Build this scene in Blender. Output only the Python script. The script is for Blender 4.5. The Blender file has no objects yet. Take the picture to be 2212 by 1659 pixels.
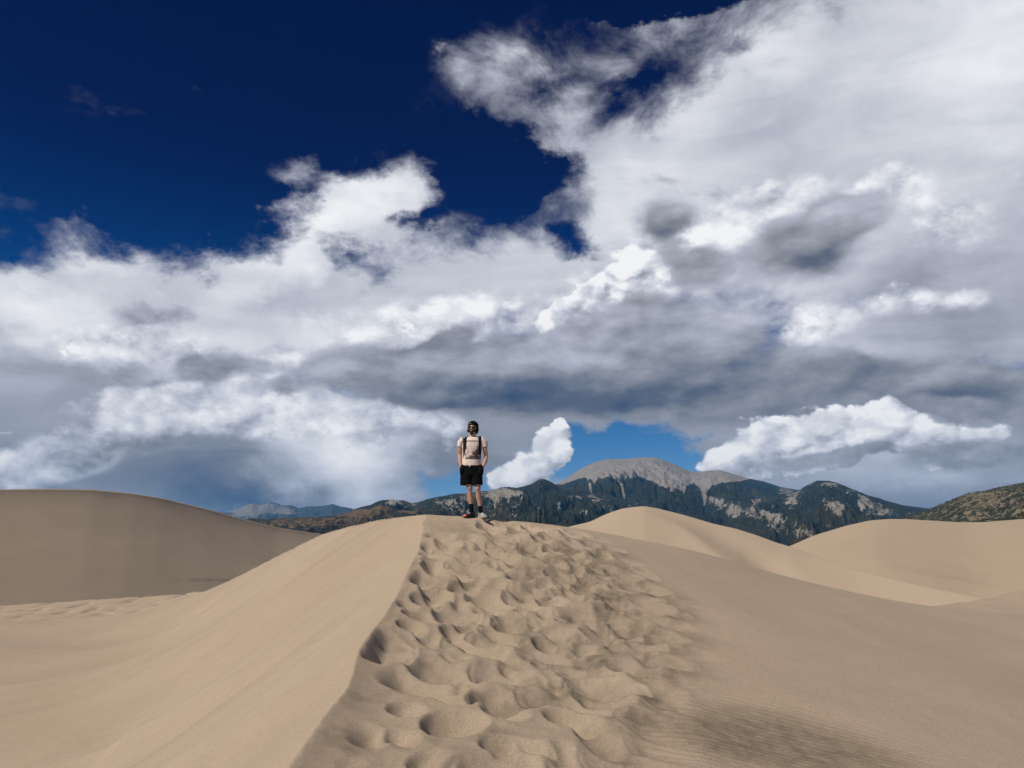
import bpy, bmesh, math, random
import numpy as np
from mathutils import Vector, Matrix

# ------------------------------------------------------------------ camera, world, sun, exposure
SC = bpy.context.scene
COL = SC.collection
EYE = 1.75                                  # eye height above the sand at the photographer's feet
FPX, CX, CY = 1671.0, 1106.0, 829.5         # focal length and centre, in units of a 2212-wide frame
PITCH = math.radians(12.17)
SP, CP = math.sin(PITCH), math.cos(PITCH)

cam_d = bpy.data.cameras.new('camera')
cam_d.sensor_width = 36.0
cam_d.lens = 36.0 * FPX / 2212.0
cam_d.clip_start, cam_d.clip_end = 0.1, 90000.0
cam = bpy.data.objects.new('camera', cam_d)
cam.location = (0, 0, EYE)
cam.rotation_euler = (math.radians(90) + PITCH, 0, 0)
COL.objects.link(cam)
SC.camera = cam

SUN_AZ = math.radians(180 + 50)             # clockwise from +Y: behind the camera, to its left
SUN_EL = math.radians(45)
sun_to = Vector((math.sin(SUN_AZ) * math.cos(SUN_EL), math.cos(SUN_AZ) * math.cos(SUN_EL), math.sin(SUN_EL)))
sun_d = bpy.data.lights.new('sun', 'SUN')
sun_d.energy = 3.9
sun_d.angle = math.radians(0.5)
sun_d.color = (1.0, 0.93, 0.82)
sun = bpy.data.objects.new('sun', sun_d)
sun.rotation_euler = sun_to.to_track_quat('Z', 'Y').to_euler()
COL.objects.link(sun)

SC.render.engine = 'CYCLES'
SC.cycles.use_denoising = True
SC.cycles.max_bounces = 6
SC.cycles.volume_bounces = 0
SC.view_settings.view_transform = 'Standard'
SC.view_settings.look = 'None'
SC.view_settings.exposure = 0.0
SC.view_settings.gamma = 1.0
SC.view_settings.use_curve_mapping = False


def ray(px, py):
    """direction (X/Y, Z/Y) seen at a point of the photograph; Y is straight ahead"""
    v = (CY - py) / FPX
    y = CP - SP * v
    return (px - CX) / FPX / y, (SP + CP * v) / y


def azel(px, py):
    x, z = ray(px, py)
    return math.degrees(math.atan2(x, 1)), math.degrees(math.atan2(z, math.hypot(x, 1)))


class NT:
    """small helper to write node trees as expressions"""
    def __init__(self, tree):
        self.t = tree

    def node(self, kind, **kw):
        n = self.t.nodes.new(kind)
        for k, v in kw.items():
            setattr(n, k, v)
        return n

    def put(self, sock, v):
        if v is None:
            return
        if isinstance(v, bpy.types.NodeSocket):
            self.t.links.new(v, sock)
        else:
            sock.default_value = v

    def m(self, op, a, b=None, c=None, clamp=False):
        n = self.node('ShaderNodeMath', operation=op, use_clamp=clamp)
        self.put(n.inputs[0], a)
        self.put(n.inputs[1], b)
        self.put(n.inputs[2], c)
        return n.outputs[0]

    def add(self, a, b): return self.m('ADD', a, b)
    def sub(self, a, b): return self.m('SUBTRACT', a, b)
    def mul(self, a, b): return self.m('MULTIPLY', a, b)
    def mad(self, a, b, c): return self.m('MULTIPLY_ADD', a, b, c)

    def vm(self, op, a, b=None, scale=None):
        n = self.node('ShaderNodeVectorMath', operation=op)
        self.put(n.inputs[0], a)
        self.put(n.inputs[1], b)
        if scale is not None:
            self.put(n.inputs['Scale'], scale)
        return n.outputs[0]

    def step(self, x, a, b, lo=0.0, hi=1.0):
        n = self.node('ShaderNodeMapRange', interpolation_type='SMOOTHSTEP')
        self.put(n.inputs[0], x)
        for i, v in zip((1, 2, 3, 4), (a, b, lo, hi)):
            self.put(n.inputs[i], v)
        return n.outputs[0]

    def lin(self, x, a, b, lo=0.0, hi=1.0):
        n = self.node('ShaderNodeMapRange')
        self.put(n.inputs[0], x)
        for i, v in zip((1, 2, 3, 4), (a, b, lo, hi)):
            self.put(n.inputs[i], v)
        return n.outputs[0]

    def mix(self, f, a, b):
        n = self.node('ShaderNodeMix', data_type='FLOAT')
        self.put(n.inputs[0], f)
        self.put(n.inputs[2], a)
        self.put(n.inputs[3], b)
        return n.outputs[0]

    def mixc(self, f, a, b, blend='MIX'):
        n = self.node('ShaderNodeMix', data_type='RGBA', blend_type=blend)
        self.put(n.inputs[0], f)
        self.put(n.inputs[6], a if isinstance(a, bpy.types.NodeSocket) else (*a, 1))
        self.put(n.inputs[7], b if isinstance(b, bpy.types.NodeSocket) else (*b, 1))
        return n.outputs[2]

    def noise(self, vec, scale, detail=4, rough=0.5, dist=0.0, lac=2.0, color=False, kind='FBM'):
        n = self.node('ShaderNodeTexNoise', noise_dimensions='3D', noise_type=kind)
        self.put(n.inputs['Vector'], vec)
        n.inputs['Scale'].default_value = scale
        n.inputs['Detail'].default_value = detail
        n.inputs['Roughness'].default_value = rough
        n.inputs['Lacunarity'].default_value = lac
        n.inputs['Distortion'].default_value = dist
        return n.outputs[1 if color else 0]

    def ramp(self, x, stops, interp='LINEAR'):
        n = self.node('ShaderNodeValToRGB')
        r = n.color_ramp
        r.interpolation = interp
        while len(r.elements) < len(stops):
            r.elements.new(0.5)
        for e, (p, c) in zip(r.elements, stops):
            e.position = p
            e.color = (*c, 1)
        self.put(n.inputs[0], x)
        return n.outputs[0]


# ------------------------------------------------------------------ sky: Nishita blue under procedural clouds
def build_world():
    w = bpy.data.worlds.new('World')
    SC.world = w
    w.use_nodes = True
    w.cycles.sampling_method = 'NONE'
    t = w.node_tree
    t.nodes.clear()
    N = NT(t)
    d = N.node('ShaderNodeTexCoord').outputs['Generated']
    sep = N.node('ShaderNodeSeparateXYZ')
    N.put(sep.inputs[0], d)
    dx, dy, dz = sep.outputs
    az = N.mul(N.m('ARCTAN2', dx, dy), 57.29578)
    el = N.mul(N.m('ARCSINE', dz), 57.29578)
    comb = N.node('ShaderNodeCombineXYZ')
    N.put(comb.inputs[0], az)
    N.put(comb.inputs[1], el)
    P0 = comb.outputs[0]
    # clouds look flatter towards the horizon: stretch the sampling direction upwards
    Q = N.vm('MULTIPLY', d, (1.0, 1.0, 1.45))

    big = N.noise(Q, 5.0, 3, 0.5, color=True)
    fine = N.noise(Q, 20.0, 8, 0.62, color=True)

    def warp(base, n, amp):
        o = N.vm('SUBTRACT', n, (0.5, 0.5, 0.5))
        o = N.vm('MULTIPLY', o, (amp, amp * 0.8, 0.0))
        return N.vm('ADD', base, o)
    Pw = warp(warp(P0, big, 4.5), fine, 5.2)        # soft, torn
    Pc = warp(warp(P0, big, 2.5), fine, 2.0)        # cumulus

    def field(P, blobs, acc=0.0):
        for (px, py, rx, ry, rot, wt) in blobs:
            a, e = azel(px, py)
            a1, _ = azel(px + 5, py)
            _, e1 = azel(px, py - 5)
            mp = N.node('ShaderNodeMapping', vector_type='TEXTURE')
            N.put(mp.inputs[0], P)
            mp.inputs[1].default_value = (a, e, 0)
            mp.inputs[2].default_value = (0, 0, math.radians(rot))
            mp.inputs[3].default_value = (rx * (a1 - a) / 5, ry * (e1 - e) / 5, 1e4)
            g = N.node('ShaderNodeTexGradient', gradient_type='SPHERICAL')
            N.put(g.inputs[0], mp.outputs[0])
            acc = N.mad(g.outputs[1], wt, acc)
        return acc

    # noises shared by the layers
    fib = N.noise(Q, 9.0, 10, 0.64, dist=0.35)                       # torn, fibrous
    fbm = N.noise(Q, 10.0, 10, 0.60)
    lowf = N.noise(Q, 3.2, 4, 0.5)
    vor = N.node('ShaderNodeTexVoronoi', feature='SMOOTH_F1')
    N.put(vor.inputs['Vector'], N.vm('ADD', Q, N.vm('SCALE', N.vm('SUBTRACT', fine, (.5, .5, .5)), scale=0.05)))
    vor.inputs['Scale'].default_value = 19.0
    vor.inputs['Detail'].default_value = 2.0
    vor.inputs['Roughness'].default_value = 0.5
    vor.inputs['Smoothness'].default_value = 0.35
    puff = N.sub(1.0, N.mul(vor.outputs['Distance'], 1.3))         # cauliflower heads
    # the same puffs sampled a little towards the sun: their difference is the lit side
    shift = N.vm('ADD', Q, (-0.011, 0.0, 0.020))
    fb2 = N.noise(shift, 10.0, 8, 0.60)
    relief = N.sub(fbm, fb2)
    vor2 = N.node('ShaderNodeTexVoronoi', feature='SMOOTH_F1')
    N.put(vor2.inputs['Vector'], N.vm('ADD', vor.inputs['Vector'].links[0].from_socket, (-0.010, 0.0, 0.017)))
    for k in ('Scale', 'Detail', 'Roughness', 'Smoothness'):
        vor2.inputs[k].default_value = vor.inputs[k].default_value
    heads = N.mul(N.sub(vor2.outputs['Distance'], vor.outputs['Distance']), 1.3)
    Q8 = N.vm('MULTIPLY', Q, (1.0, 1.0, 1.5))
    fbm8 = N.noise(Q8, 8.5, 9, 0.54)
    relief8 = N.sub(fbm8, N.noise(N.vm('ADD', Q8, (-0.012, 0.0, 0.026)), 8.5, 7, 0.54))

    st = N.node('ShaderNodeMapping')
    N.put(st.inputs[0], Q)
    st.inputs[2].default_value = (0, math.radians(32), 0)
    st.inputs[3].default_value = (1.6, 4.0, 7.0)
    streak = N.noise(st.outputs[0], 2.2, 7, 0.55, dist=0.8)
    outf = N.add(N.step(N.m('ABSOLUTE', az), 38.0, 60.0), N.step(el, 42.0, 60.0))
    outf = N.m('MINIMUM', outf, 1.0)
    generic = N.mul(outf, N.step(lowf, 0.46, 0.62))
    rightward = N.step(az, -15.0, 40.0)

    # x, y (in the photograph), radii, tilt, weight
    VEIL = [
        (-60, 690, 420, 150, 8, 1.3), (200, 590, 260, 130, 0, 1.0), (300, 700, 520, 190, 5, 1.2),
        (640, 560, 430, 130, 38, 1.3), (840, 420, 190, 110, 30, .9), (650, 380, 130, 46, -15, .62),
        (160, 490, 90, 40, 10, .4), (900, 620, 420, 200, 0, 1.3), (1250, 560, 330, 170, 10, 1.0),
        (1080, 140, 210, 150, 25, .58), (1200, 270, 280, 120, -25, .78), (1380, 100, 300, 170, 20, .66), (1950, 760, 320, 100, 0, .8),
        (1480, 330, 360, 190, 10, 1.3), (1800, 200, 430, 380, 0, 1.6), (2150, 150, 420, 420, 0, 1.6),
        (2000, 560, 620, 330, 0, 1.6), (2400, 500, 400, 500, 0, 1.4), (1500, 560, 300, 200, 0, 1.0),
        (1120, 375, 95, 110, 0, -1.0), (1210, 370, 70, 60, 0, -.5), (745, 545, 130, 70, -25, -.95), (870, 466, 130, 40, 5, -.9), (660, 740, 260, 110, 0, 1.0),
        (1250, 525, 70, 50, 0, -.9), (1480, -10, 300, 50, 0, -1.1), (1170, 200, 80, 50, 0, -.45), (1370, 175, 60, 30, 0, -.45), (1020, 330, 120, 90, 0, -.5),
    ]
    VEIL_TONE = [
        (660, 520, 330, 80, 38, .30), (850, 400, 120, 80, 30, .14), (260, 540, 240, 60, 5, .18), (640, 670, 300, 100, 10, -.10), (1750, 340, 420, 140, 0, -.07),
        (2150, 80, 380, 260, 0, .16), (1650, 100, 150, 130, 0, .16), (60, 660, 300, 90, 0, .22), (330, 690, 90, 40, 0, -.30), (1500, 250, 130, 100, 30, .12),
        (1450, 380, 260, 90, 0, .14), (60, 830, 260, 130, 0, -.25), (1150, 330, 220, 220, 0, -.12), (1600, 600, 380, 140, 0, .08), (1900, 300, 400, 200, 0, .03), (1980, 610, 320, 120, 0, -.20), (2100, 740, 320, 120, 0, -.24), (2230, 560, 150, 260, 0, -.10), (250, 750, 300, 70, 0, .22), (760, 730, 420, 80, 5, .24),
        (1480, 130, 120, 60, 0, -.14), (1350, 480, 200, 60, 0, .12), (2100, 400, 300, 200, 0, .02),
    ]
    CUMULUS = [
        (190, 745, 190, 80, 0, .75), (360, 745, 230, 80, 0, .75), (560, 790, 280, 60, 0, .7), (830, 725, 280, 130, 10, .85), (1000, 690, 200, 100, 10, .75),
        (1290, 660, 260, 130, 28, 1.0), (1385, 600, 180, 120, 30, 1.0), (1570, 490, 190, 110, 10, 1.0), (1870, 430, 240, 80, 8, .95), (1700, 410, 170, 60, 10, .8),
        (2050, 485, 140, 95, 0, .95), (1730, 735, 130, 80, 30, .9), (1900, 665, 240, 60, 5, .8), (2110, 650, 150, 60, 0, .55),
        (240, 930, 300, 110, 15, 1.05), (470, 870, 300, 90, 0, .95), (80, 1010, 200, 90, 20, .95), (800, 920, 340, 90, 0, .95), (2170, 380, 60, 40, 20, .55),
    ]
    CUMULUS_TONE = [
        (400, 1000, 380, 110, 0, -.55), (250, 980, 200, 60, 0, -.1), (830, 960, 260, 90, 0, -.14), (1950, 720, 320, 70, 0, -.26), (560, 830, 200, 40, 0, -.1), (2120, 540, 200, 80, 0, -.14), (640, 900, 200, 60, 0, -.08), (1340, 700, 140, 50, 20, -.15), (190, 790, 160, 40, 0, -.12),
    ]
    GREY = [
        (480, 790, 150, 55, 5, 1.0), (400, 785, 50, 40, 0, .6), (270, 805, 110, 40, 0, .75), (615, 850, 56, 30, 0, .8), (700, 800, 190, 60, 8, .8),
        (900, 800, 340, 95, 2, 1.0), (1200, 790, 400, 140, 5, 1.4), (1150, 860, 440, 60, 0, 1.0), (1430, 700, 240, 120, 0, .9),
        (1435, 485, 110, 85, 20, 1.2), (1505, 560, 110, 64, 0, 1.0), (1730, 530, 240, 125, 5, 1.35), (1850, 460, 180, 66, 15, .8),
        (1900, 840, 500, 100, 0, 1.3), (1560, 830, 320, 130, 0, 1.1), (2120, 870, 280, 80, 0, 1.1), (1560, 680, 250, 110, 0, .7),
        (960, 740, 120, 28, 25, .7), (1780, 790, 200, 60, 0, .4), (520, 940, 260, 50, 0, .55),
    ]
    GREY_TONE = [
        (1130, 868, 440, 60, 2, -.34), (1760, 575, 140, 60, 0, -.34), (1250, 740, 190, 50, 5, .16), (2080, 880, 280, 60, 0, -.24), (480, 800, 120, 40, 0, -.06), (1435, 500, 110, 70, 0, -.04), (1505, 560, 80, 50, 0, -.05),
        (1250, 782, 130, 26, 0, .26), (1480, 860, 340, 80, 0, -.14), (1850, 800, 420, 60, 0, -.12), (700, 790, 120, 40, 0, .08),
        (1560, 660, 220, 90, 0, .16), (1850, 450, 180, 60, 0, .14), (2130, 740, 200, 60, 0, .12), (1640, 620, 120, 60, 0, .1), (730, 1020, 90, 110, 5, .30), (1850, 930, 300, 50, 0, .1),
    ]
    MURK = [
        (60, 860, 420, 260, 0, 1.3), (420, 900, 420, 200, 0, 1.2), (500, 1010, 560, 200, 0, 1.3), (900, 930, 360, 130, 0, 1.0), (1800, 960, 600, 160, 0, 1.4),
        (2150, 960, 400, 220, 0, 1.3), (1600, 880, 560, 110, 0, 1.2), (1200, 900, 300, 60, 0, .6), (1395, 965, 240, 100, 0, -2.2), (490, 1088, 110, 18, 6, -1.6),
        (975, 1060, 170, 76, 0, -1.0), (1090, 930, 120, 60, 0, .4),
    ]
    MURK_TONE = [
        (745, 985, 200, 200, 5, .56), (420, 1010, 360, 120, 0, -.20), (560, 1070, 200, 60, 0, -.26), (60, 850, 240, 130, 0, .12), (1900, 990, 380, 90, 0, .22), (1800, 1060, 280, 60, 0, .08), (980, 1000, 160, 90, 0, -.10), (2000, 1000, 300, 80, 0, .05),
    ]
    LOWHEADS = [
        (1150, 1005, 150, 95, 30, 1.3), (1212, 968, 70, 80, 0, 1.2), (1090, 1035, 110, 56, 0, .9), (910, 1058, 76, 50, 30, 1.0), (808, 1083, 46, 24, 20, .8), (1635, 965, 180, 105, 8, 1.35), (1770, 930, 260, 110, 5, 1.3), (1700, 1000, 200, 60, 0, .9),
        (1900, 950, 300, 90, 0, 1.2), (2100, 950, 300, 80, 0, 1.15), (1560, 990, 90, 46, 0, .9), (2200, 1030, 80, 36, 0, .9), (5, 925, 56, 22, 0, .9), (1910, 875, 60, 70, 20, .8), (2050, 1035, 50, 24, 0, .5),
    ]
    LOW_TONE = [
        (1120, 1055, 180, 60, 0, -.18), (1720, 1020, 360, 60, 0, -.42), (2000, 985, 360, 60, 0, -.34), (915, 1080, 90, 50, 0, -.18), (1200, 1010, 60, 50, 0, -.1), (1850, 930, 140, 40, 0, -.06),
    ]
    SCRAPS = [
        (1750, 1000, 150, 30, 5, .95), (1870, 978, 90, 28, 10, .85), (2100, 985, 210, 52, 0, 1.1), (1680, 985, 60, 20, 0, .4), (2010, 890, 180, 46, -8, 1.0), (2140, 900, 160, 46, 0, 1.0), (1050, 900, 160, 36, 0, .7),
    ]
    CRISP = [
        (1265, 660, 150, 66, 25, 1.45), (1340, 605, 130, 105, 35, 1.6), (1395, 565, 110, 95, 0, 1.45), (1200, 690, 100, 46, 15, 1.2), (1560, 520, 90, 70, 0, 1.0), (1720, 745, 80, 60, 35, 1.2), (1780, 690, 90, 50, 30, 1.0), (1900, 650, 130, 46, 5, .9), (2050, 650, 110, 40, 0, .8),
        (2060, 485, 100, 66, 0, .9), (980, 690, 130, 70, 10, .9), (860, 740, 120, 60, 10, .8), (150, 745, 100, 60, 0, .9),
    ]
    tone = None

    def over(alpha, tone, a_i, t_i):
        if tone is None:
            return a_i, t_i
        tt = N.mix(a_i, tone, t_i)
        return N.sub(1.0, N.mul(N.sub(1.0, alpha), N.sub(1.0, a_i))), tt

    # 1 distant blue-grey murk and rain above the horizon
    fM = field(Pw, MURK, N.step(el, 10.0, 3.0, 0.0, 0.9))
    aM = N.m('MINIMUM', N.mul(N.step(N.mad(N.sub(fib, 0.5), 0.5, fM), 0.1, 0.75), 0.97), 1.0)
    tM = N.add(field(Pw, MURK_TONE, 0.44), N.mul(N.sub(streak, .5), .30))
    alpha, tone = aM, tM
    # 2 soft anvil veil
    fA = N.add(field(Pw, VEIL), generic)
    aA = N.step(N.mad(N.sub(fib, 0.5), N.step(fA, 0.0, 0.3, 0.0, 1.9), fA), 0.12, 1.05)
    tA = N.add(N.add(field(Pw, VEIL_TONE, 0.70), N.mul(N.sub(streak, .5), .34)), N.mul(N.sub(fib, .5), 0.26))
    alpha, tone = over(alpha, tone, aA, tA)
    # 3 white cumulus
    fB = N.mul(field(Pc, CUMULUS), 1.35)
    nB = N.add(N.mul(N.sub(puff, .5), 0.30), N.mul(N.sub(fbm, .5), 0.75))
    aB = N.step(N.add(fB, nB), 0.16, 0.72)
    lit = N.add(N.mul(relief, 1.7), N.mul(N.sub(puff, .5), 0.22))
    tB = N.add(field(Pc, CUMULUS_TONE, 0.96), lit)
    alpha, tone = over(alpha, tone, aB, tB)
    # crisp sunlit towers
    nP = N.add(N.mul(N.sub(puff, .62), 0.75), N.mul(N.sub(fbm, .5), 0.42))
    litP = N.add(N.mul(relief, 0.9), N.mul(heads, 0.75))
    fF = field(Pc, CRISP)
    aF = N.step(N.add(fF, nP), 0.40, 0.62)
    tF = N.add(N.add(litP, 0.95), N.mul(N.m('MINIMUM', N.sub(fF, 0.9), 0.0), 0.15))
    alpha, tone = over(alpha, tone, aF, tF)
    # 4 grey clouds in front
    fC = field(Pc, GREY)
    aC = N.mul(N.step(N.add(fC, N.mul(N.sub(fbm8, .5), 1.5)), 0.20, 0.80), 0.95)
    tC = N.add(N.add(field(Pc, GREY_TONE, 0.42), N.mul(relief8, 0.75)), N.mul(N.sub(fbm8, .5), .20))
    alpha, tone = over(alpha, tone, aC, tC)
    # 5 small bright heads low over the horizon
    fD = field(Pc, LOWHEADS)
    aD = N.step(N.add(fD, nP), 0.25, 0.52)
    tD = N.add(field(Pc, LOW_TONE, 0.90), N.mul(litP, 0.7))
    alpha, tone = over(alpha, tone, aD, tD)
    # 6 grey scraps low over the horizon
    fE = field(Pc, SCRAPS)
    aE = N.mul(N.step(N.add(fE, N.mul(N.sub(fbm, .5), 0.9)), 0.25, 0.65), 0.9)
    alpha, tone = over(alpha, tone, aE, N.add(N.mul(relief, 0.7), 0.40))

    cloud = N.ramp(tone, [(0.0, (.040, .068, .135)), (.2, (.120, .138, .190)), (.4, (.285, .296, .335)),
                          (.6, (.490, .510, .590)), (.8, (.73, .745, .80)), (1.0, (.965, .965, .975))])
    sky = N.node('ShaderNodeTexSky', sky_type='NISHITA')
    sky.sun_disc = False
    sky.sun_elevation = SUN_EL
    sky.sun_rotation = SUN_AZ
    sky.altitude = 2600
    sky.air_density = 0.8
    sky.dust_density = 0.2
    sky.ozone_density = 6.0
    # the photograph's deep, polarised-looking blue
    hs = N.node('ShaderNodeHueSaturation')
    hs.inputs['Saturation'].default_value = 1.25
    N.put(hs.inputs['Color'], sky.outputs[0])
    deep = N.step(el, 4.0, 30.0)
    blue = N.mixc(1.0, hs.outputs[0], N.ramp(deep, [(0, (1.3, .90, .76)), (.25, (.6, .62, .64)), (.55, (.0, .37, .56)), (1, (.0, .055, .26))]), 'MULTIPLY')
    col = N.mixc(alpha, blue, N.vm('SCALE', cloud, scale=10.0))
    bg = N.node('ShaderNodeBackground')
    N.put(bg.inputs[0], col)
    bg.inputs[1].default_value = 0.1
    out = N.node('ShaderNodeOutputWorld')
    N.put(out.inputs[0], bg.outputs[0])


build_world()


# ------------------------------------------------------------------ numeric helpers
RNG = np.random.RandomState(11)
_PERM = np.random.RandomState(3).permutation(512)
_GR = np.random.RandomState(5).uniform(0, 2 * np.pi, 512)
_GX, _GY = np.cos(_GR), np.sin(_GR)


def pnoise(x, y, seed=0):
    """2-D gradient noise, about -0.7..0.7"""
    xi, yi = np.floor(x).astype(np.int64), np.floor(y).astype(np.int64)
    xf, yf = x - xi, y - yi
    u, v = xf * xf * xf * (xf * (xf * 6 - 15) + 10), yf * yf * yf * (yf * (yf * 6 - 15) + 10)

    def g(ix, iy, fx, fy):
        h = _PERM[(ix + _PERM[(iy + seed * 37) & 511]) & 511]
        return _GX[h] * fx + _GY[h] * fy
    a = g(xi, yi, xf, yf)
    b = g(xi + 1, yi, xf - 1, yf)
    c = g(xi, yi + 1, xf, yf - 1)
    d = g(xi + 1, yi + 1, xf - 1, yf - 1)
    return (a + u * (b - a)) * (1 - v) + (c + u * (d - c)) * v


def fbm(x, y, octv=5, gain=0.5, seed=0, ridged=False):
    s, a, n = 0.0, 1.0, 0.0
    for k in range(octv):
        p = pnoise(x, y, seed + k)
        s = s + a * ((1 - np.abs(p) * 2.2) if ridged else p)
        n += a
        a *= gain
        x, y = x * 2.03 + 11.7, y * 2.03 - 5.3
    return s / n


def sstep(x, a, b):
    t = np.clip((x - a) / (b - a), 0, 1)
    return t * t * (3 - 2 * t)


def smin(a, b, k):
    h = np.clip(0.5 + 0.5 * (b - a) / k, 0, 1)
    return b + (a - b) * h - k * h * (1 - h)


def tps(pts, smooth=0.0):
    """smooth surface z(x, y) through control points (thin-plate spline)"""
    P = np.array(pts, float)
    n = len(P)
    d2 = ((P[:, None, :2] - P[None, :, :2]) ** 2).sum(2)
    K = 0.5 * d2 * np.log(d2 + 1e-12) + smooth * np.eye(n)
    A = np.zeros((n + 3, n + 3))
    A[:n, :n] = K
    A[:n, n], A[:n, n + 1:] = 1, P[:, :2]
    A[n, :n], A[n + 1:, :n] = 1, P[:, :2].T
    w = np.linalg.solve(A, np.concatenate([P[:, 2], [0, 0, 0]]))

    def f(x, y):
        z = w[n] + w[n + 1] * x + w[n + 2] * y
        for i in range(n):
            q = (x - P[i, 0]) ** 2 + (y - P[i, 1]) ** 2
            z = z + w[i] * 0.5 * q * np.log(q + 1e-12)
        return z
    return f


def at(px, py, y):
    """point at depth y on the line of sight through a point of the photograph (z above the ground datum)"""
    a, b = ray(px, py)
    return (a * y, y, EYE + b * y)


def grid_mesh(name, X, Y, Z, mat, kind='structure', attrs=None):
    """one sheet from 2-D arrays of coordinates"""
    r, c = X.shape
    me = bpy.data.meshes.new(name)
    co = np.stack([X, Y, Z], 2).reshape(-1, 3).astype(np.float32)
    idx = np.arange(r * c).reshape(r, c)
    q = np.stack([idx[:-1, :-1], idx[:-1, 1:], idx[1:, 1:], idx[1:, :-1]], 2).reshape(-1, 4)
    me.vertices.add(r * c)
    me.vertices.foreach_set('co', co.ravel())
    me.loops.add(q.size)
    me.loops.foreach_set('vertex_index', q.ravel().astype(np.int32))
    me.polygons.add(len(q))
    me.polygons.foreach_set('loop_start', np.arange(0, q.size, 4, dtype=np.int32))
    me.polygons.foreach_set('use_smooth', np.ones(len(q), bool))
    me.update(calc_edges=True)
    for k, v in (attrs or {}).items():
        a = me.attributes.new(k, 'FLOAT', 'POINT')
        a.data.foreach_set('value', np.asarray(v, np.float32).ravel())
    me.materials.append(mat)
    o = bpy.data.objects.new(name, me)
    o['kind'] = kind
    COL.objects.link(o)
    return o


def new_mat(name):
    m = bpy.data.materials.new(name)
    m.use_nodes = True
    t = m.node_tree
    t.nodes.clear()
    N = NT(t)
    b = N.node('ShaderNodeBsdfPrincipled')
    o = N.node('ShaderNodeOutputMaterial')
    t.links.new(b.outputs[0], o.inputs[0])
    return m, N, b


def plain_mat(name, color, rough=0.8, metal=0.0, spec=0.3, bump=None):
    m, N, b = new_mat(name)
    tc = N.node('ShaderNodeTexCoord').outputs['Object']
    n = N.noise(tc, bump[0] if bump else 40.0, 5, 0.6)
    c = N.mixc(N.lin(n, 0.3, 0.7), tuple(v * 0.8 for v in color), tuple(min(1, v * 1.15) for v in color))
    N.put(b.inputs['Base Color'], c)
    b.inputs['Roughness'].default_value = rough
    b.inputs['Metallic'].default_value = metal
    b.inputs['Specular IOR Level'].default_value = spec
    if bump:
        bp = N.node('ShaderNodeBump')
        bp.inputs['Strength'].default_value = bump[1]
        bp.inputs['Distance'].default_value = bump[2]
        N.put(bp.inputs['Height'], n)
        N.put(b.inputs['Normal'], bp.outputs[0])
    return m


# ------------------------------------------------------------------ sand
def sand_material(name, near):
    m, N, b = new_mat(name)
    pos = N.node('ShaderNodeNewGeometry').outputs['Position']
    n1 = N.noise(pos, 0.35 if near else 0.02, 5, 0.55)
    n2 = N.noise(pos, 3.0 if near else 0.12, 5, 0.6)
    base = N.mixc(N.lin(n1, 0.3, 0.7), (.392, .306, .222), (.448, .352, .262))
    base = N.mixc(N.mul(N.lin(n2, 0.35, 0.7), 0.35), base, (.36, .285, .20))
    # dark heavy mineral grains gathered by the wind and footprint shade painted into the colour, given by the mesh
    at_ = N.node('ShaderNodeAttribute', attribute_name='grains_and_shade')
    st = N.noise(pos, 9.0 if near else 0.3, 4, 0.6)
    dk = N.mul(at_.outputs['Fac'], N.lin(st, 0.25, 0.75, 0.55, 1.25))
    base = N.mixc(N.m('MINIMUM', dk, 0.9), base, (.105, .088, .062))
    if near:
        gr = N.node('ShaderNodeTexWhiteNoise', noise_dimensions='3D')
        cell = N.vm('FLOOR', N.vm('SCALE', pos, scale=230.0))
        N.put(gr.inputs['Vector'], cell)
        base = N.mixc(1.0, base, N.ramp(gr.outputs['Value'], [(0, (.60, .58, .55)), (.12, (.90, .90, .90)), (.85, (1.05, 1.05, 1.05)), (1, (1.35, 1.33, 1.3))]), 'MULTIPLY')
    N.put(b.inputs['Base Color'], base)
    b.inputs['Roughness'].default_value = 0.95
    b.inputs['Specular IOR Level'].default_value = 0.12
    if near:
        g2 = N.noise(pos, 120.0, 3, 0.7)
        g3 = N.noise(pos, 18.0, 5, 0.6)
        bp = N.node('ShaderNodeBump')
        bp.inputs['Strength'].default_value = 0.35
        bp.inputs['Distance'].default_value = 0.01
        N.put(bp.inputs['Height'], N.add(N.mul(g2, 0.35), N.mul(g3, 0.6)))
    else:
        g3 = N.noise(pos, 0.6, 6, 0.65)
        bp = N.node('ShaderNodeBump')
        bp.inputs['Strength'].default_value = 0.15
        bp.inputs['Distance'].default_value = 0.25
        N.put(bp.inputs['Height'], g3)
    N.put(b.inputs['Normal'], bp.outputs[0])
    return m


SAND_NEAR = sand_material('near_sand', True)
SAND_FAR = sand_material('far_sand', False)

# ------------------------------------------------------------------ the dune we stand on
CREST = [at(560, 1740, 4.05), at(620, 1659, 4.6), at(700, 1545, 5.4), at(740, 1500, 5.8), at(765, 1440, 6.5), at(775, 1400, 7.0), at(810, 1355, 7.8),
         at(850, 1300, 9.0), at(905, 1185, 11.8), at(918, 1112, 14.3)]
CREST = [(-1.05, -6.0, -0.55), (-1.05, 0.0, 0.02)] + CREST
BACK = [at(-700, 1345, 40), at(-300, 1322, 40), at(0, 1308, 40), at(200, 1295, 40), at(430, 1280, 38), at(470, 1270, 33), at(580, 1210, 26), at(700, 1150, 20), at(780, 1130, 17.5), at(860, 1116.5, 15.4),
        at(918, 1112, 14.4), at(1040, 1118, 14.6), at(1130, 1127, 14.8), at(1240, 1140, 15.2), at(1500, 1190, 16.5), at(1700, 1245, 18.5), at(2000, 1307, 22),
        at(2060, 1304, 23.5), at(2130, 1290, 25), at(2212, 1270, 27), at(2500, 1230, 32), at(3000, 1190, 40)]
C_ = np.array(CREST)
B_ = np.array(BACK)


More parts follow.
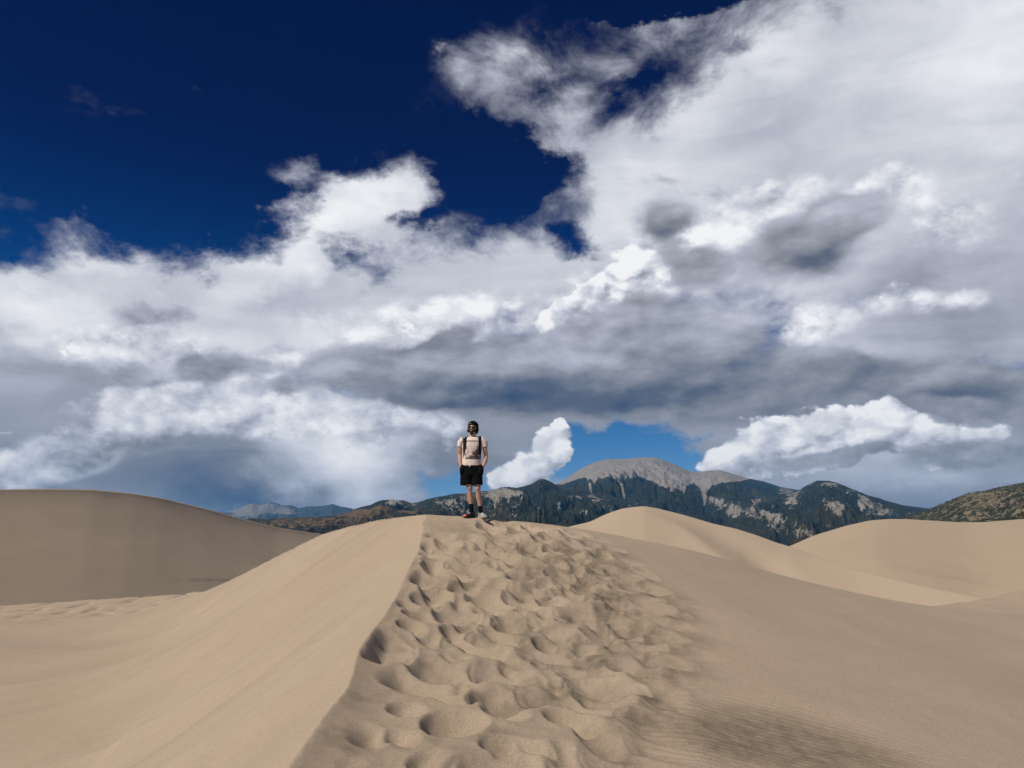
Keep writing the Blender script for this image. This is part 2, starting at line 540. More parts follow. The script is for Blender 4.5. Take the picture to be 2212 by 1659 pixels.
def lerp_line(q, xs, ys):
    return np.interp(q, xs, ys)


# right of the crest: the trodden back and the smooth shoulder
right_pts = [p for p in CREST] + [at(x, y, d) for x, y, d in (
    (1040, 1118, 14.6), (1240, 1140, 15.2), (1500, 1190, 16.5), (1700, 1245, 18.5), (2000, 1307, 22), (2130, 1290, 25), (2212, 1270, 27), (2500, 1230, 32),
    (1110, 1659, 4.55), (1110, 1400, 7.3), (1110, 1250, 10.3), (1400, 1500, 5.95), (1400, 1300, 9.6), (1650, 1659, 5.1), (2212, 1659, 6.6), (1800, 1400, 9.6),
    (2212, 1420, 13.5), (2300, 1345, 19.0), (1500, 1240, 13.0), (1300, 1170, 13.6))] + [(3.5, 0.0, -0.15), (8, 1.0, -0.75), (3.5, -6, -0.7), (16, 8, -1.8)]
S_right = tps(right_pts, 0.02)
# left of the crest: the avalanche face, the hollow and the rise to the trodden saddle
left_pts = [p for p in CREST] + [at(x, y, d) for x, y, d in (
    (690, 1360, 10), (690, 1240, 14), (690, 1177, 18), (640, 1455, 8), (640, 1336, 12), (640, 1222, 16), (560, 1615, 6), (560, 1480, 9), (560, 1392, 12), (560, 1285, 16),
    (480, 1530, 9), (480, 1440, 12), (480, 1333, 16), (480, 1290, 24), (365, 1560, 10), (365, 1475, 13), (365, 1395, 19), (430, 1330, 24), (210, 1670, 9.3), (240, 1560, 11.6), (0, 1659, 10), (0, 1500, 14.3), (0, 1400, 20.9), (250, 1400, 20.6), (200, 1335, 30), (0, 1345, 30),
    (400, 1300, 33), (800, 1200, 13.5))] + [(-4.5, 0, -1.2), (-9, 3, -1.6), (-12, -4, -1.8), (-22, 15, -1.0)]
_bx = np.concatenate([np.arange(-26, -14, 2.0), np.arange(-14, -1.8, 0.9)])
left_pts += [(x, float(np.interp(x, [p[0] for p in BACK], [p[1] for p in BACK])), float(np.interp(x, [p[0] for p in BACK], [p[2] for p in BACK]))) for x in _bx]
S_left = tps(left_pts, 0.05)


def footprints():
    """bowls trodden into the back of the dune: x, y, half length, half width, depth, heading"""
    fixed = [(790, 1560, .21, .15, .13, 35), (940, 1610, .24, .16, .14, 12), (1230, 1590, .30, .17, .14, 8), (985, 1470, .27, .17, .16, 40), (1090, 1490, .24, .17, .15, 20),
             (1240, 1500, .30, .18, .17, 40), (880, 1500, .17, .14, .11, 30), (890, 1340, .22, .17, .15, 10), (985, 1385, .26, .17, .12, 25), (1010, 1440, .22, .15, .12, 10), (1120, 1440, .2, .15, .1, 30),
             (880, 1300, .20, .13, .11, 30), (1130, 1560, .22, .12, .13, 60), (870, 1420, .15, .12, .06, 0), (810, 1460, .10, .09, .05, 0), (870, 1555, .16, .11, .09, 40), (1080, 1560, .2, .13, .09, 20), (760, 1620, .12, .10, .05, 0), (1110, 1400, .2, .16, .14, 0), (1180, 1400, .2, .14, .12, 20)]
    out = []
    for px, py, l, w, dp, h in fixed:
        # meet the line of sight with the surface
        a, b = ray(px, py)
        ys = np.linspace(4, 16, 1200)
        zz = S_right(a * ys, ys)
        k = np.argmax(zz > EYE + b * ys)
        out.append((a * ys[k], ys[k], l, w, dp, h))
    rng = np.random.RandomState(21)
    n = 0
    while n < 240:
        y = 3.6 + 10.9 * rng.rand() ** 0.92
        xl = np.interp(y, C_[:, 1], C_[:, 0]) + (0.28 if y < 6.6 else 0.12)
        wid = np.interp(y, [3.5, 5, 6.2, 7.4, 9, 10.5, 12, 14.5], [1.8, 1.9, 2.2, 2.9, 3.2, 3.3, 3.2, 3.0])
        u = rng.beta(1.1, 1.45)
        if y > 12.6 and u < 0.32:
            continue
        x = xl + wid * u
        if any((x - q[0]) ** 2 + (y - q[1]) ** 2 < (0.33 if k < 20 else 0.29) ** 2 for k, q in enumerate(out)):
            n += 0.02
            continue
        s = (0.8 + 0.5 * rng.rand()) * (1.18 if y < 7.5 else 1.0)
        fade = 1.0 - 0.55 * sstep(np.array(u), 0.7, 1.0)
        out.append((x, y, (.25 + .12 * rng.rand()) * s, .225 * s, (.115 + .11 * rng.rand()) * float(fade), rng.normal(42, 28)))
        n += 1
    return out


def build_near_dune():
    # rows and columns spaced by how large they show
    ys = [-8.0, -5, -3, -1, 0.5, 1.4, 2.0, 2.5, 2.9, 3.2, 3.45, 3.65, 3.8]
    while ys[-1] < 15.6:
        ys.append(ys[-1] + 0.010 + 0.0026 * max(0, ys[-1] - 3.5))
    while ys[-1] < 50:
        ys.append(ys[-1] + (0.19 if 29 < ys[-1] < 40.5 else 0.02 + 0.011 * ys[-1]))
    xs = [-2.3]
    while xs[-1] < 3.6:
        xs.append(xs[-1] + 0.0115)
    step = 0.02
    while xs[-1] < 40:
        step *= 1.035
        xs.append(xs[-1] + min(step, 0.5))
    step = 0.016
    lo = [-2.3]
    while lo[-1] > -46:
        step *= 1.022
        lo.append(lo[-1] - (0.15 if -28 < lo[-1] < -11 else min(step, 0.3)))
    xs = np.array(lo[:0:-1] + xs)
    ys = np.array(ys)
    X, Y = np.meshgrid(xs, ys)
    S = S_right(X, Y)
    L = S_left(X, Y)
    # the two flanks meet in the crest line
    xc = np.interp(Y, C_[:, 1], C_[:, 0])
    wob = 0.06 * pnoise(Y * 1.6, Y * 0 + 4.2) + 0.02 * pnoise(Y * 5.1, Y * 0 + 9.2)
    side = X - xc - wob * sstep(Y, 3, 5)
    left = side < 0
    flankR = S + np.where(left, -side * 0.10, 0)
    # soften the lip a touch
    zc = np.interp(Y, C_[:, 1], C_[:, 2])
    H = np.where(left, np.minimum(L, S - side * 0.02), S)
    H = H - np.where(left, 0, 0.17 * (1 - np.exp(-np.clip(side, 0, None) / 0.42)) * (1 - sstep(Y, 8.5, 13.0)) * (1 - sstep(side, 1.6, 4.5)))
    # dune wave and wind texture
    H = H + 0.020 * fbm(X * 0.7, Y * 0.7, 4, 0.5, 2) * sstep(np.abs(side), 0.1, 1.0)
    # sand streaks flowing down the avalanche face
    flow = (X * 0.80 + Y * 0.60)
    cross = (-X * 0.60 + Y * 0.80)
    lf = sstep(-side, 0.05, 1.2) * (1 - sstep(-side, 5.5, 10))
    H = H + lf * (0.030 * fbm(cross * 1.5, flow * 0.16, 4, 0.5, 7) + 0.008 * fbm(cross * 6, flow * 0.5, 3, 0.5, 17))
    # slump marks: low steps along the foot of the face
    for (p0, p1, hgt, wd) in (((365, 1502, 12.2), (500, 1410, 13.2), .10, .4), ((205, 1665, 9.3), (365, 1502, 12.2), .07, .35), ((400, 1580, 9.2), (640, 1400, 9.6), .03, .25)):
        a, b = np.array(at(*p0)), np.array(at(*p1))
        d = (b - a)[:2]
        ln = np.hypot(*d)
        d /= ln
        t = (X - a[0]) * d[0] + (Y - a[1]) * d[1]
        s = (X - a[0]) * -d[1] + (Y - a[1]) * d[0] + 0.25 * pnoise(t * 0.5, t * 0 + 3.3)
        m = sstep(t, -0.6, 0.8) * (1 - sstep(t, ln - 1.0, ln + 1.2))
        H = H - m * hgt * (sstep(s, -0.06, 0.06) * (1 - sstep(s, 0.1, wd * 3)))
    # ---- trodden back
    FP = footprints()
    zone = sstep(side, np.where(Y < 6.8, 0.10, -0.02), np.where(Y < 6.8, 0.45, 0.16)) * sstep(Y, 2.0, 3.5) * (1 - sstep(Y, 14.2, 14.9))
    wid = np.interp(Y, [3.5, 5, 6.2, 7.4, 9, 10.5, 12, 14.5], [1.9, 2.1, 2.5, 3.2, 3.5, 3.6, 3.5, 3.2]) + 0.35 * pnoise(Y * 1.3, Y * 0 + 1.7)
    trod = zone * (1 - sstep(side, wid - 0.5, wid + 0.5))
    D = np.full(X.shape, 0.0)
    R = np.zeros(X.shape)
    wx = X + 0.035 * fbm(X * 5, Y * 5, 3, 0.5, 31)
    wy = Y + 0.035 * fbm(X * 5, Y * 5, 3, 0.5, 41)
    for (fx, fy, l, w, dp, hd) in FP:
        i0, i1 = np.searchsorted(ys, (fy - 0.75, fy + 0.75))
        j0, j1 = np.searchsorted(xs, (fx - 0.75, fx + 0.75))
        sl = (slice(i0, i1), slice(j0, j1))
        c, s = math.cos(math.radians(hd)), math.sin(math.radians(hd))
        dx, dy = wx[sl] - fx, wy[sl] - fy
        # heading is turned from straight ahead towards the left
        u = (dx * -s + dy * c) / l
        v = (dx * c + dy * s) / w
        r = np.sqrt(u * u + v * v) + 1e-6
        # scoop: its deepest point lies towards the walker and the left, so those walls are steep and the far side is a ramp
        gx, gy = -0.30, -0.42
        cu_, cv_ = (gx * -s + gy * c), (gx * c + gy * s)
        du, dv = u - cu_, v - cv_
        A = du * du + dv * dv + 1e-9
        Bq = cu_ * du + cv_ * dv
        Cq = cu_ * cu_ + cv_ * cv_ - 1
        k = np.clip(A / (-Bq + np.sqrt(Bq * Bq - A * Cq)), 0, 1)
        rimh = 0.16 * dp
        inner = -dp * (1 - k ** 1.35) + rimh * k ** 3
        outer = rimh * np.exp(-np.clip(r - 1, 0, None) / 0.30)
        keep = sstep(r, 0.9, 1.5)
        D[sl] = np.where(r < 1, np.minimum(inner + 0.25 * D[sl], inner * 0.3 + D[sl] * 0.7), D[sl] * (0.55 + 0.45 * keep) + outer)
    lump = 0.035 * fbm(X * 1.7, Y * 1.7, 3, 0.45, 51) + 0.005 * fbm(X * 9, Y * 9, 3, 0.55, 61)
    for _ in range(2):
        D[1:-1, 1:-1] = (D[1:-1, 1:-1] * 2 + D[:-2, 1:-1] + D[2:, 1:-1] + D[1:-1, :-2] + D[1:-1, 2:]) / 6
    D = smin(D, np.full(X.shape, 0.04), 0.02) + lump
    H = H + D * trod
    # ---- footprints of the far saddle and of the low ridge on the right
    sad = sstep(Y, 29, 33) * (1 - sstep(Y, 39.5, 40.5)) * (1 - sstep(X, -14, -11.5)) * left
    worn = -0.20 * sstep(fbm(X * 1.25, Y * 0.8, 3, 0.55, 71), 0.03, 0.26) + 0.05 * fbm(X * 2.2, Y * 1.6, 2, 0.5, 75)
    H = H + sad * worn
    rb = sstep(X, 9.5, 12) * sstep(Y, 19, 21.5)
    H = H + rb * np.minimum(0, 0.16 * fbm(X * 1.3, Y * 0.9, 3, 0.55, 81))
    # ---- wind ripples in the low patch at the right
    a = np.array(at(1700, 1620, 5.6))
    qx, qy = X - 1.95, Y - 6.0
    rip = np.exp(-((qx * 0.80 + qy * 0.25) / 0.95) ** 2 - ((qy - 0.2 * qx) / 0.70) ** 2)
    rip = np.maximum(rip, 0.5 * np.exp(-((X - 2.5) / 0.9) ** 2 - ((Y - 5.1) / 0.55) ** 2))
    ph = (Y * 0.97 + X * 0.22) * 2 * np.pi / 0.072 + 3.2 * fbm(X * 1.6, Y * 2.6, 3, 0.5, 91)
    H = H + 0.0052 * sstep(rip, 0.1, 0.6) * (np.sin(ph) + 0.35 * np.sin(2 * ph + 0.8))
    H = H - 0.08 * rip
    # faint ripples over the whole shoulder
    ph2 = (Y * 0.94 + X * 0.34) * 2 * np.pi / 0.11 + 4 * fbm(X * 0.9, Y * 1.4, 3, 0.5, 95)
    H = H + 0.0012 * np.sin(ph2) * sstep(side, 0.6, 1.6) * (1 - trod)
    # ---- beyond the skyline the dune falls away
    yl = np.interp(X, B_[:, 0], B_[:, 1])
    zl = np.interp(X, B_[:, 0], B_[:, 2])
    Kb = zl - 0.55 * (Y - yl) - 0.01
    H = smin(H, Kb, 0.03)
    H = np.maximum(H, -9.0)
    # dark heavy grains in the rippled patch; among the steps, grains plus shade painted into the hollows
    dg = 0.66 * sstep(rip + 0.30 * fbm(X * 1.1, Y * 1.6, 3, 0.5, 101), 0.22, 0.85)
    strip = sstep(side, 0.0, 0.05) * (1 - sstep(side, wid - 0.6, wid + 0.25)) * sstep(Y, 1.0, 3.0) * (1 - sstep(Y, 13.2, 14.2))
    grain_shade = strip * sstep(fbm(X * 1.5 + 3, Y * 1.5, 4, 0.55, 111) + 0.10 * (side - 1.0) - 0.9 * np.clip(D, -.1, .1), -0.15, 0.30)
    grain_shade = grain_shade * (0.30 + 0.70 * sstep(fbm(X * 3.2, Y * 2.0, 4, 0.55, 131), -0.12, 0.16))
    dg = np.maximum(dg, 0.15 * strip + (0.42 + 0.2 * sstep(side, 0.8, 2.2)) * grain_shade)
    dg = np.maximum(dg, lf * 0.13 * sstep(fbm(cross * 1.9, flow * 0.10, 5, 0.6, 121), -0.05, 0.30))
    grid_mesh('sand_dune', X, Y, H, SAND_NEAR, attrs={'grains_and_shade': dg})
    return xs, ys, H


NX, NY, NH = build_near_dune()


def near_height(x, y):
    i = int(np.clip(np.searchsorted(NY, y) - 1, 0, len(NY) - 2))
    j = int(np.clip(np.searchsorted(NX, x) - 1, 0, len(NX) - 2))
    u, v = (x - NX[j]) / (NX[j + 1] - NX[j]), (y - NY[i]) / (NY[i + 1] - NY[i])
    return float((NH[i, j] * (1 - u) + NH[i, j + 1] * u) * (1 - v) + (NH[i + 1, j] * (1 - u) + NH[i + 1, j + 1] * u) * v)


# ------------------------------------------------------------------ dunes and mountains behind, each at its own distance
def ridge_mesh(name, sky, dist, front, back, floor, mat, prof, cols=400, rows=90, edge=(0, 0), relief=None, attr=None, attr_name='grains_and_shade', backdrop=0.5, jag=None):
    """a heightfield whose skyline passes through the points `sky` of the photograph at distance dist(px);
    it falls towards us over `front` metres down to `floor`, and away behind"""
    sx = np.array([p[0] for p in sky], float)
    sy = np.array([p[1] for p in sky], float)
    px = np.linspace(sx[0], sx[-1], cols)
    # smooth skyline
    k = np.interp(px, sx, sy)
    if jag is None:
        w = max(3, cols // 60) | 1
        kern = np.hanning(w + 2)[1:-1]
        kern /= kern.sum()
        k = np.convolve(np.pad(k, w // 2, mode='edge'), kern, 'valid')
    else:
        k = k + jag * fbm(px * 0.035, px * 0 + 7.1, 5, 0.6, 3)
    D = np.interp(px, [d[0] for d in dist], [d[1] for d in dist])
    if callable(front) and getattr(front, 'straight', None):
        D = front.straight(px)
    w = (cols // 5) | 1
    kern = np.hanning(w + 2)[1:-1]
    kern /= kern.sum()
    # odd reflection keeps the end slopes
    Dp = np.concatenate([2 * D[0] - D[w // 2:0:-1], D, 2 * D[-1] - D[-2:-w // 2 - 1:-1]])
    D = np.convolve(Dp, kern, 'valid')[:cols]
    ab = np.array([ray(a, b) for a, b in zip(px, k)])
    az = np.arctan(ab[:, 0])
    # D is the distance along y of the crest
    zc = EYE + ab[:, 1] * D
    t = np.concatenate([np.linspace(-1, 0, 14)[:-1], np.linspace(0, 1, rows) ** 1.25])
    T, I = np.meshgrid(t, np.arange(cols), indexing='ij')
    fr = front(px) if callable(front) else np.full(cols, float(front))
    Yw = D[None, :] - np.where(T > 0, T * fr[None, :], T * back)
    Xw = ab[None, :, 0] * Yw
    fl = floor(px) if callable(floor) else np.full(cols, float(floor))
    pr = prof(np.clip(T, 0, 1), px[None, :])
    Z = np.where(T >= 0, fl[None, :] + (zc[None, :] - fl[None, :]) * pr, zc[None, :] - backdrop * back * (-T) ** 1.3)
    if relief is not None:
        Z = Z + relief(Xw, Yw, T, px[None, :] + 0 * T, zc[None, :] - fl[None, :])
    at_ = None
    if attr is not None:
        # where a point of the surface shows in the photograph decides which cover it wears there
        yy, zz = Yw, Z - EYE
        f2 = yy * CP + zz * SP
        u2 = -yy * SP + zz * CP
        at_ = {attr_name: attr(CX + FPX * Xw / f2, CY - FPX * u2 / f2, Xw, Yw, Z, T)}
    return grid_mesh(name, Xw, Yw, Z, mat, attrs=at_), (Xw, Yw, Z)


def soft(T, p):
    return 1 - sstep(T, 0, 1) * 1.0


def zero(px, py, X, Y, Z, T):
    return np.zeros(X.shape)


# -- dunes
def dunes():
    # left dune, its broad flank turned away from the sun
    def prof_left(T, px):
        return 1 - T ** 0.88

    def across(px):
        return (px - 1106) / 1671 / 1.012

    def flank(px):
        return np.minimum(33.0 / np.abs(across(px)), 0.62 * flank.straight(px))
    # a crest that runs straight away from us
    flank.straight = lambda px: 1325.0 / (1 - 20 * across(px))

    def rel_left(X, Y, T, px, h):
        w = sstep(T, 0.02, 0.25)
        return w * (0.55 * fbm(X * 0.05, Y * 0.015, 4, 0.5, 5) + 1.1 * sstep(T, .55, .80))
    tr = lambda px, py, X, Y, Z, T: 0.5 * np.exp(-((py - (1252 + 0.012 * (px - 400) + 1.2 * np.sin(px * .09))) / 1.6) ** 2) * sstep(px, 370, 390) * (1 - sstep(px, 520, 545)) \
        + 0.22 * np.exp(-((px - 238) / 24) ** 2 - ((py - 1072) / 6) ** 2) + 0.10 * np.exp(-((px - 350) / 40) ** 2 - ((py - 1085) / 14) ** 2)
    ridge_mesh('sand_dune', [(-900, 1000), (-500, 1030), (-200, 1052), (0, 1057), (110, 1056), (200, 1057.5), (290, 1066), (350, 1076), (450, 1100), (520, 1120), (600, 1140), (660, 1149), (700, 1154), (780, 1172), (900, 1200)],
               [(-900, 62), (-500, 70), (0, 96), (350, 152), (600, 214), (700, 246), (900, 310)], flank, 40, -14, SAND_FAR, prof_left, 300, 80, relief=rel_left, attr=tr)

    # right, the dune with the pointed top
    def prof_r(T, px):
        return 1 - (0.35 * T + 0.65 * sstep(T, -0.15, 1) / 1.0) * 1.0

    def rel_mid(X, Y, T, px, h):
        w = sstep(T, 0.0, 0.2)
        arm = px - (1390 + 640 * T)
        return w * (0.8 * np.exp(-np.sqrt(arm ** 2 + 400) / 70.0) - 0.5 * np.exp(-((arm - 150) / 70) ** 2) + 0.35 * fbm(X * 0.05, Y * 0.05, 3, 0.5, 15))
    ridge_mesh('sand_dune', [(1000, 1190), (1100, 1168), (1200, 1145), (1240, 1135), (1275, 1127), (1310, 1110), (1345, 1098), (1390, 1093), (1420, 1098), (1480, 1113), (1540, 1131), (1590, 1142), (1640, 1158), (1680, 1173), (1705, 1180), (1760, 1200), (1850, 1232), (2000, 1268), (2212, 1310), (2500, 1350)],
               [(1000, 62), (1390, 66), (1705, 60), (2000, 48), (2500, 40)], lambda px: np.interp(px, [1000, 1390, 1705, 2000, 2500], [34, 38, 32, 20, 12]), 25, -9.5, SAND_FAR, lambda T, p: 1 - T ** 1.05, 300, 70, relief=rel_mid, attr=zero)

    # far right dune
    def rel_far(X, Y, T, px, h):
        w = sstep(T, 0.0, 0.15)
        hollow = -0.4 * np.exp(-((px - 2110) / 90) ** 2 - ((T - .55) / .30) ** 2)
        return w * (0.8 * fbm(X * 0.03, Y * 0.03, 4, 0.5, 25) + hollow)
    gl = lambda px, py, X, Y, Z, T: 0.13 * np.exp(-((py - (1218 + (px - 1900) * 0.19)) / 4) ** 2) * sstep(px, 1880, 1980) * (1 - sstep(px, 2100, 2180))
    ridge_mesh('sand_dune', [(1500, 1260), (1600, 1222), (1680, 1187), (1705, 1180), (1760, 1156), (1830, 1135), (1880, 1124), (1920, 1121), (1960, 1121.5), (2020, 1125), (2080, 1128.5), (2130, 1127.5), (2212, 1121), (2350, 1118), (2600, 1130), (3000, 1150)],
               [(1500, 92), (1705, 98), (2000, 105), (3000, 105)], lambda px: np.interp(px, [1500, 1705, 2000, 3000], [45, 55, 62, 70]), 30, -11.5, SAND_FAR, lambda T, p: 1 - (0.5 * T + 0.5 * sstep(T, 0, 1)), 300, 70, relief=rel_far, attr=gl)


dunes()


# -- mountains
def mountain_material(name, forest, forest2, rock, rock2, scale, haze_tint=None):
    m, N, b = new_mat(name)
    pos = N.node('ShaderNodeNewGeometry').outputs['Position']
    bare = N.node('ShaderNodeAttribute', attribute_name='bare').outputs['Fac']
    tree = N.noise(pos, 0.045 * scale, 5, 0.75)
    patch = N.noise(pos, 0.0032 * scale, 6, 0.62)
    rk = N.noise(N.vm('MULTIPLY', pos, (1.0, 1.0, 0.45)), 0.016 * scale, 8, 0.72)
    fine = N.noise(pos, 0.11 * scale, 3, 0.7)
    fcol = N.mixc(N.lin(N.add(N.mul(tree, 0.6), N.mul(fine, 0.4)), 0.38, 0.62), forest, forest2)
    fcol = N.mixc(N.mul(N.lin(patch, 0.50, 0.62), 0.45), fcol, tuple(v * s for v, s in zip(forest2, (1.5, 1.25, .9))))
    rcol = N.mixc(N.lin(N.add(N.mul(rk, .6), N.mul(fine, .4)), 0.36, 0.64), rock, rock2)
    f = N.add(bare, N.add(N.mul(N.sub(rk, .5), 2.1), N.mul(N.sub(tree, .5), 0.7)))
    f = N.step(f, 0.40, 0.56)
    c = N.mixc(f, fcol, rcol)
    N.put(b.inputs['Base Color'], c)
    b.inputs['Roughness'].default_value = 0.95
    b.inputs['Specular IOR Level'].default_value = 0.1
    bp = N.node('ShaderNodeBump')
    bp.inputs['Strength'].default_value = 0.8
    bp.inputs['Distance'].default_value = 22.0 / scale
    N.put(bp.inputs['Height'], N.add(N.add(N.mul(tree, 0.9), N.mul(fine, 0.5)), N.mul(rk, 2.0)))
    N.put(b.inputs['Normal'], bp.outputs[0])
    return m


def spur_relief(freq, amp, seed, edge=0.14, sharp=5):
    """gullies cut between spurs that run down from the crest"""
    def f(X, Y, T, px, h):
        w = sstep(T, 0.0, edge)
        r = fbm(X * freq + 0.25 * fbm(X * freq, Y * freq, 3, .5, seed + 3), Y * freq * 0.55, sharp, 0.52, seed, ridged=True)
        g = fbm(X * freq * 7, Y * freq * 5, 4, 0.6, seed + 9)
        return -h * amp * w * np.clip(0.80 - r, 0, 1.5) * 1.15 + h * amp * 0.24 * w * g
    return f


def poly_mask(px, py, pts, softness):
    """1 above the line through pts, 0 below"""
    xs = [p[0] for p in pts]
    ys = [p[1] for p in pts]
    return sstep(np.interp(px, xs, ys) - py, -softness, softness)


def blobs(px, py, L):
    s = 0
    for (x, y, rx, ry, w) in L:
        s = s + w * np.exp(-((px - x) / rx) ** 2 - ((py - y) / ry) ** 2)
    return s


def mountains():
    FOR, FOR2 = (.008, .014, .012), (.056, .062, .042)
    main = mountain_material('forested_mountain', FOR, FOR2, (.22, .19, .155), (.46, .41, .35), 1.0)
    far = mountain_material('far_mountain', (.05, .06, .05), (.09, .10, .08), (.20, .18, .16), (.34, .31, .28), 0.5)
    brown = mountain_material('brown_foothill', (.024, .026, .016), (.062, .050, .030), (.13, .085, .050), (.22, .15, .09), 2.0)
    near = mountain_material('scrubby_hill', (.022, .028, .014), (.060, .062, .034), (.20, .16, .10), (.30, .25, .17), 3.0)
    top = mountain_material('scree_mountain', FOR, FOR2, (.25, .22, .19), (.41, .37, .325), 1.0)

    # the bald peak
    tree_line = [(1000, 1000), (1195, 1046), (1215, 1046), (1232, 1040), (1262, 1030), (1275, 1033), (1283, 1044), (1291, 1034), (1312, 1030), (1332, 1036), (1345, 1046), (1352, 1034),
                 (1372, 1029), (1388, 1031), (1420, 1045), (1450, 1056), (1478, 1064), (1484, 1048), (1500, 1043), (1512, 1052), (1525, 1064), (1536, 1050), (1560, 1042), (1600, 1039), (1640, 1030), (1700, 1020), (2100, 1000)]

    def bare_peak(px, py, X, Y, Z, T):
        m = poly_mask(px, py, tree_line, 2.2)
        chute = np.exp(-((px - (1272 + (py - 1038) * 0.20)) / 3.0) ** 2) * sstep(py, 1030, 1036) * (1 - sstep(py, 1075, 1085)) \
            + np.exp(-((px - (1340 + (py - 1036) * 0.24)) / 3.0) ** 2) * sstep(py, 1030, 1036) * (1 - sstep(py, 1072, 1082)) \
            + np.exp(-((px - (1515 + (py - 1050) * 0.3)) / 5) ** 2) * sstep(py, 1040, 1050) * (1 - sstep(py, 1070, 1082))
        out = blobs(px, py, [(1550, 1084, 16, 12, .75), (1535, 1078, 14, 8, .6), (1575, 1100, 22, 18, .55), (1600, 1108, 26, 16, .55), (1635, 1085, 14, 12, .7), (1660, 1095, 22, 14, .5), (1620, 1116, 24, 12, .6), (1700, 1068, 26, 16, .6), (1725, 1080, 30, 14, .55), (1690, 1052, 14, 8, .35), (1640, 1120, 30, 16, .4)])
        return np.clip(m + 0.75 * chute + out * 0.72 + 0.05, 0, 1.2)
    spur = spur_relief(1 / 1100.0, 0.75, 4, 0.4)
    ridge_mesh('mountain', [(1040, 1090), (1100, 1078), (1150, 1062), (1195, 1048), (1210, 1041), (1230, 1029), (1260, 1009), (1285, 998), (1310, 992), (1350, 991), (1380, 988.5), (1410, 987.5), (1430, 992), (1460, 1004), (1490, 1018), (1510, 1019.5), (1535, 1016.5), (1556, 1015), (1575, 1021), (1610, 1032), (1650, 1040), (1680, 1050), (1720, 1058), (1760, 1062), (1900, 1085), (2100, 1110)],
               [(1000, 9800), (2100, 9800)], 5600, 2500, 30, top, lambda T, p: 1 - (0.78 * T ** 0.85 + 0.22 * T ** 2), 900, 170, relief=spur, attr=bare_peak, attr_name='bare', jag=1.4)

    # the second summit, to its right
    def bare_r(px, py, X, Y, Z, T):
        out = blobs(px, py, [(1745, 1043, 14, 7, .5), (1795, 1046, 30, 6, .6), (1835, 1062, 30, 8, .45), (1720, 1062, 22, 12, .6), (1710, 1085, 22, 14, .6), (1790, 1085, 16, 10, .75), (1812, 1096, 26, 10, .75), (1865, 1080, 14, 10, .75), (1880, 1092, 22, 8, .7), (1905, 1104, 16, 7, .65), (1680, 1120, 34, 14, .5),
                                 (1655, 1112, 20, 8, .6), (1740, 1155, 26, 10, .65), (1700, 1140, 60, 20, .25), (1770, 1140, 40, 10, .35), (1880, 1108, 30, 6, .6), (1950, 1112, 30, 6, .55), (1620, 1100, 20, 14, .7), (1590, 1110, 12, 14, .6), (1640, 1070, 12, 12, .3)])
        return np.clip(out * 0.80 + 0.07, 0, 1.1)
    ridge_mesh('mountain', [(1480, 1140), (1530, 1118), (1570, 1104), (1600, 1088), (1640, 1074), (1660, 1069), (1700, 1066), (1720, 1064), (1745, 1046), (1765, 1038), (1790, 1038), (1808, 1043), (1840, 1056), (1880, 1071), (1920, 1083), (1960, 1094), (1995, 1102), (2060, 1120), (2150, 1140), (2300, 1160)],
               [(1480, 7200), (2300, 7200)], 4300, 1800, 10, main, lambda T, p: 1 - (0.8 * T ** 0.9 + 0.2 * T ** 2), 760, 165, relief=spur_relief(1 / 620.0, 0.85, 14, 0.3), attr=bare_r, attr_name='bare', jag=2.6)

    # the rocky ridge behind the hiker
    def bare_l(px, py, X, Y, Z, T):
        out = blobs(px, py, [(1090, 1062, 26, 10, .75), (1060, 1070, 22, 12, .6), (1010, 1072, 20, 10, .45), (1120, 1066, 16, 7, .6), (960, 1085, 30, 12, .5), (1000, 1100, 30, 16, .45), (1070, 1095, 22, 18, .5), (850, 1082, 14, 9, .6), (880, 1090, 40, 14, .35), (1110, 1095, 12, 18, .4),
                                 (1200, 1100, 60, 20, .28), (1290, 1080, 22, 10, .4), (1240, 1072, 40, 5, .5), (1170, 1052, 10, 6, .4), (1310, 1105, 40, 16, .3), (1380, 1085, 60, 14, .2)])
        return np.clip(out * 0.85 + 0.08, 0, 1.0)
    ridge_mesh('mountain', [(700, 1140), (740, 1112), (770, 1098), (800, 1090), (812, 1086), (826, 1080), (845, 1079), (870, 1081), (888, 1086), (900, 1086), (920, 1079), (950, 1072), (985, 1066), (1010, 1066), (1040, 1061), (1060, 1059), (1085, 1053), (1100, 1052), (1115, 1054), (1135, 1049), (1150, 1045), (1158, 1039), (1168, 1034), (1180, 1036), (1192, 1042), (1204, 1050), (1215, 1055), (1260, 1062), (1320, 1072), (1400, 1090), (1460, 1110), (1520, 1140)],
               [(700, 5200), (1520, 6200)], 3300, 1500, 5, main, lambda T, p: 1 - (0.8 * T ** 0.85 + 0.2 * T ** 2), 860, 160, relief=spur_relief(1 / 430.0, 0.85, 24, 0.25), attr=bare_l, attr_name='bare', jag=3.6)

    # far pale peaks under the rain
    def bare_f(px, py, X, Y, Z, T):
        return np.clip(blobs(px, py, [(545, 1100, 34, 16, .9), (520, 1104, 20, 10, .6), (610, 1104, 26, 8, .8), (585, 1093, 20, 6, .4)]) + 0.15, 0, 1.1)
    ridge_mesh('mountain', [(380, 1125), (420, 1108), (445, 1100), (460, 1103), (490, 1108), (515, 1098), (535, 1089), (547, 1087), (560, 1091), (580, 1084), (592, 1085), (610, 1092), (628, 1091), (645, 1098), (660, 1094), (680, 1094), (700, 1092), (718, 1089), (735, 1094), (755, 1097), (790, 1108), (860, 1125)],
               [(380, 17000), (860, 17000)], 5500, 2500, 20, far, lambda T, p: 1 - T ** 0.9, 420, 130, relief=spur_relief(1 / 1700.0, 0.6, 34, 0.3), attr=bare_f, attr_name='bare', jag=1.5)

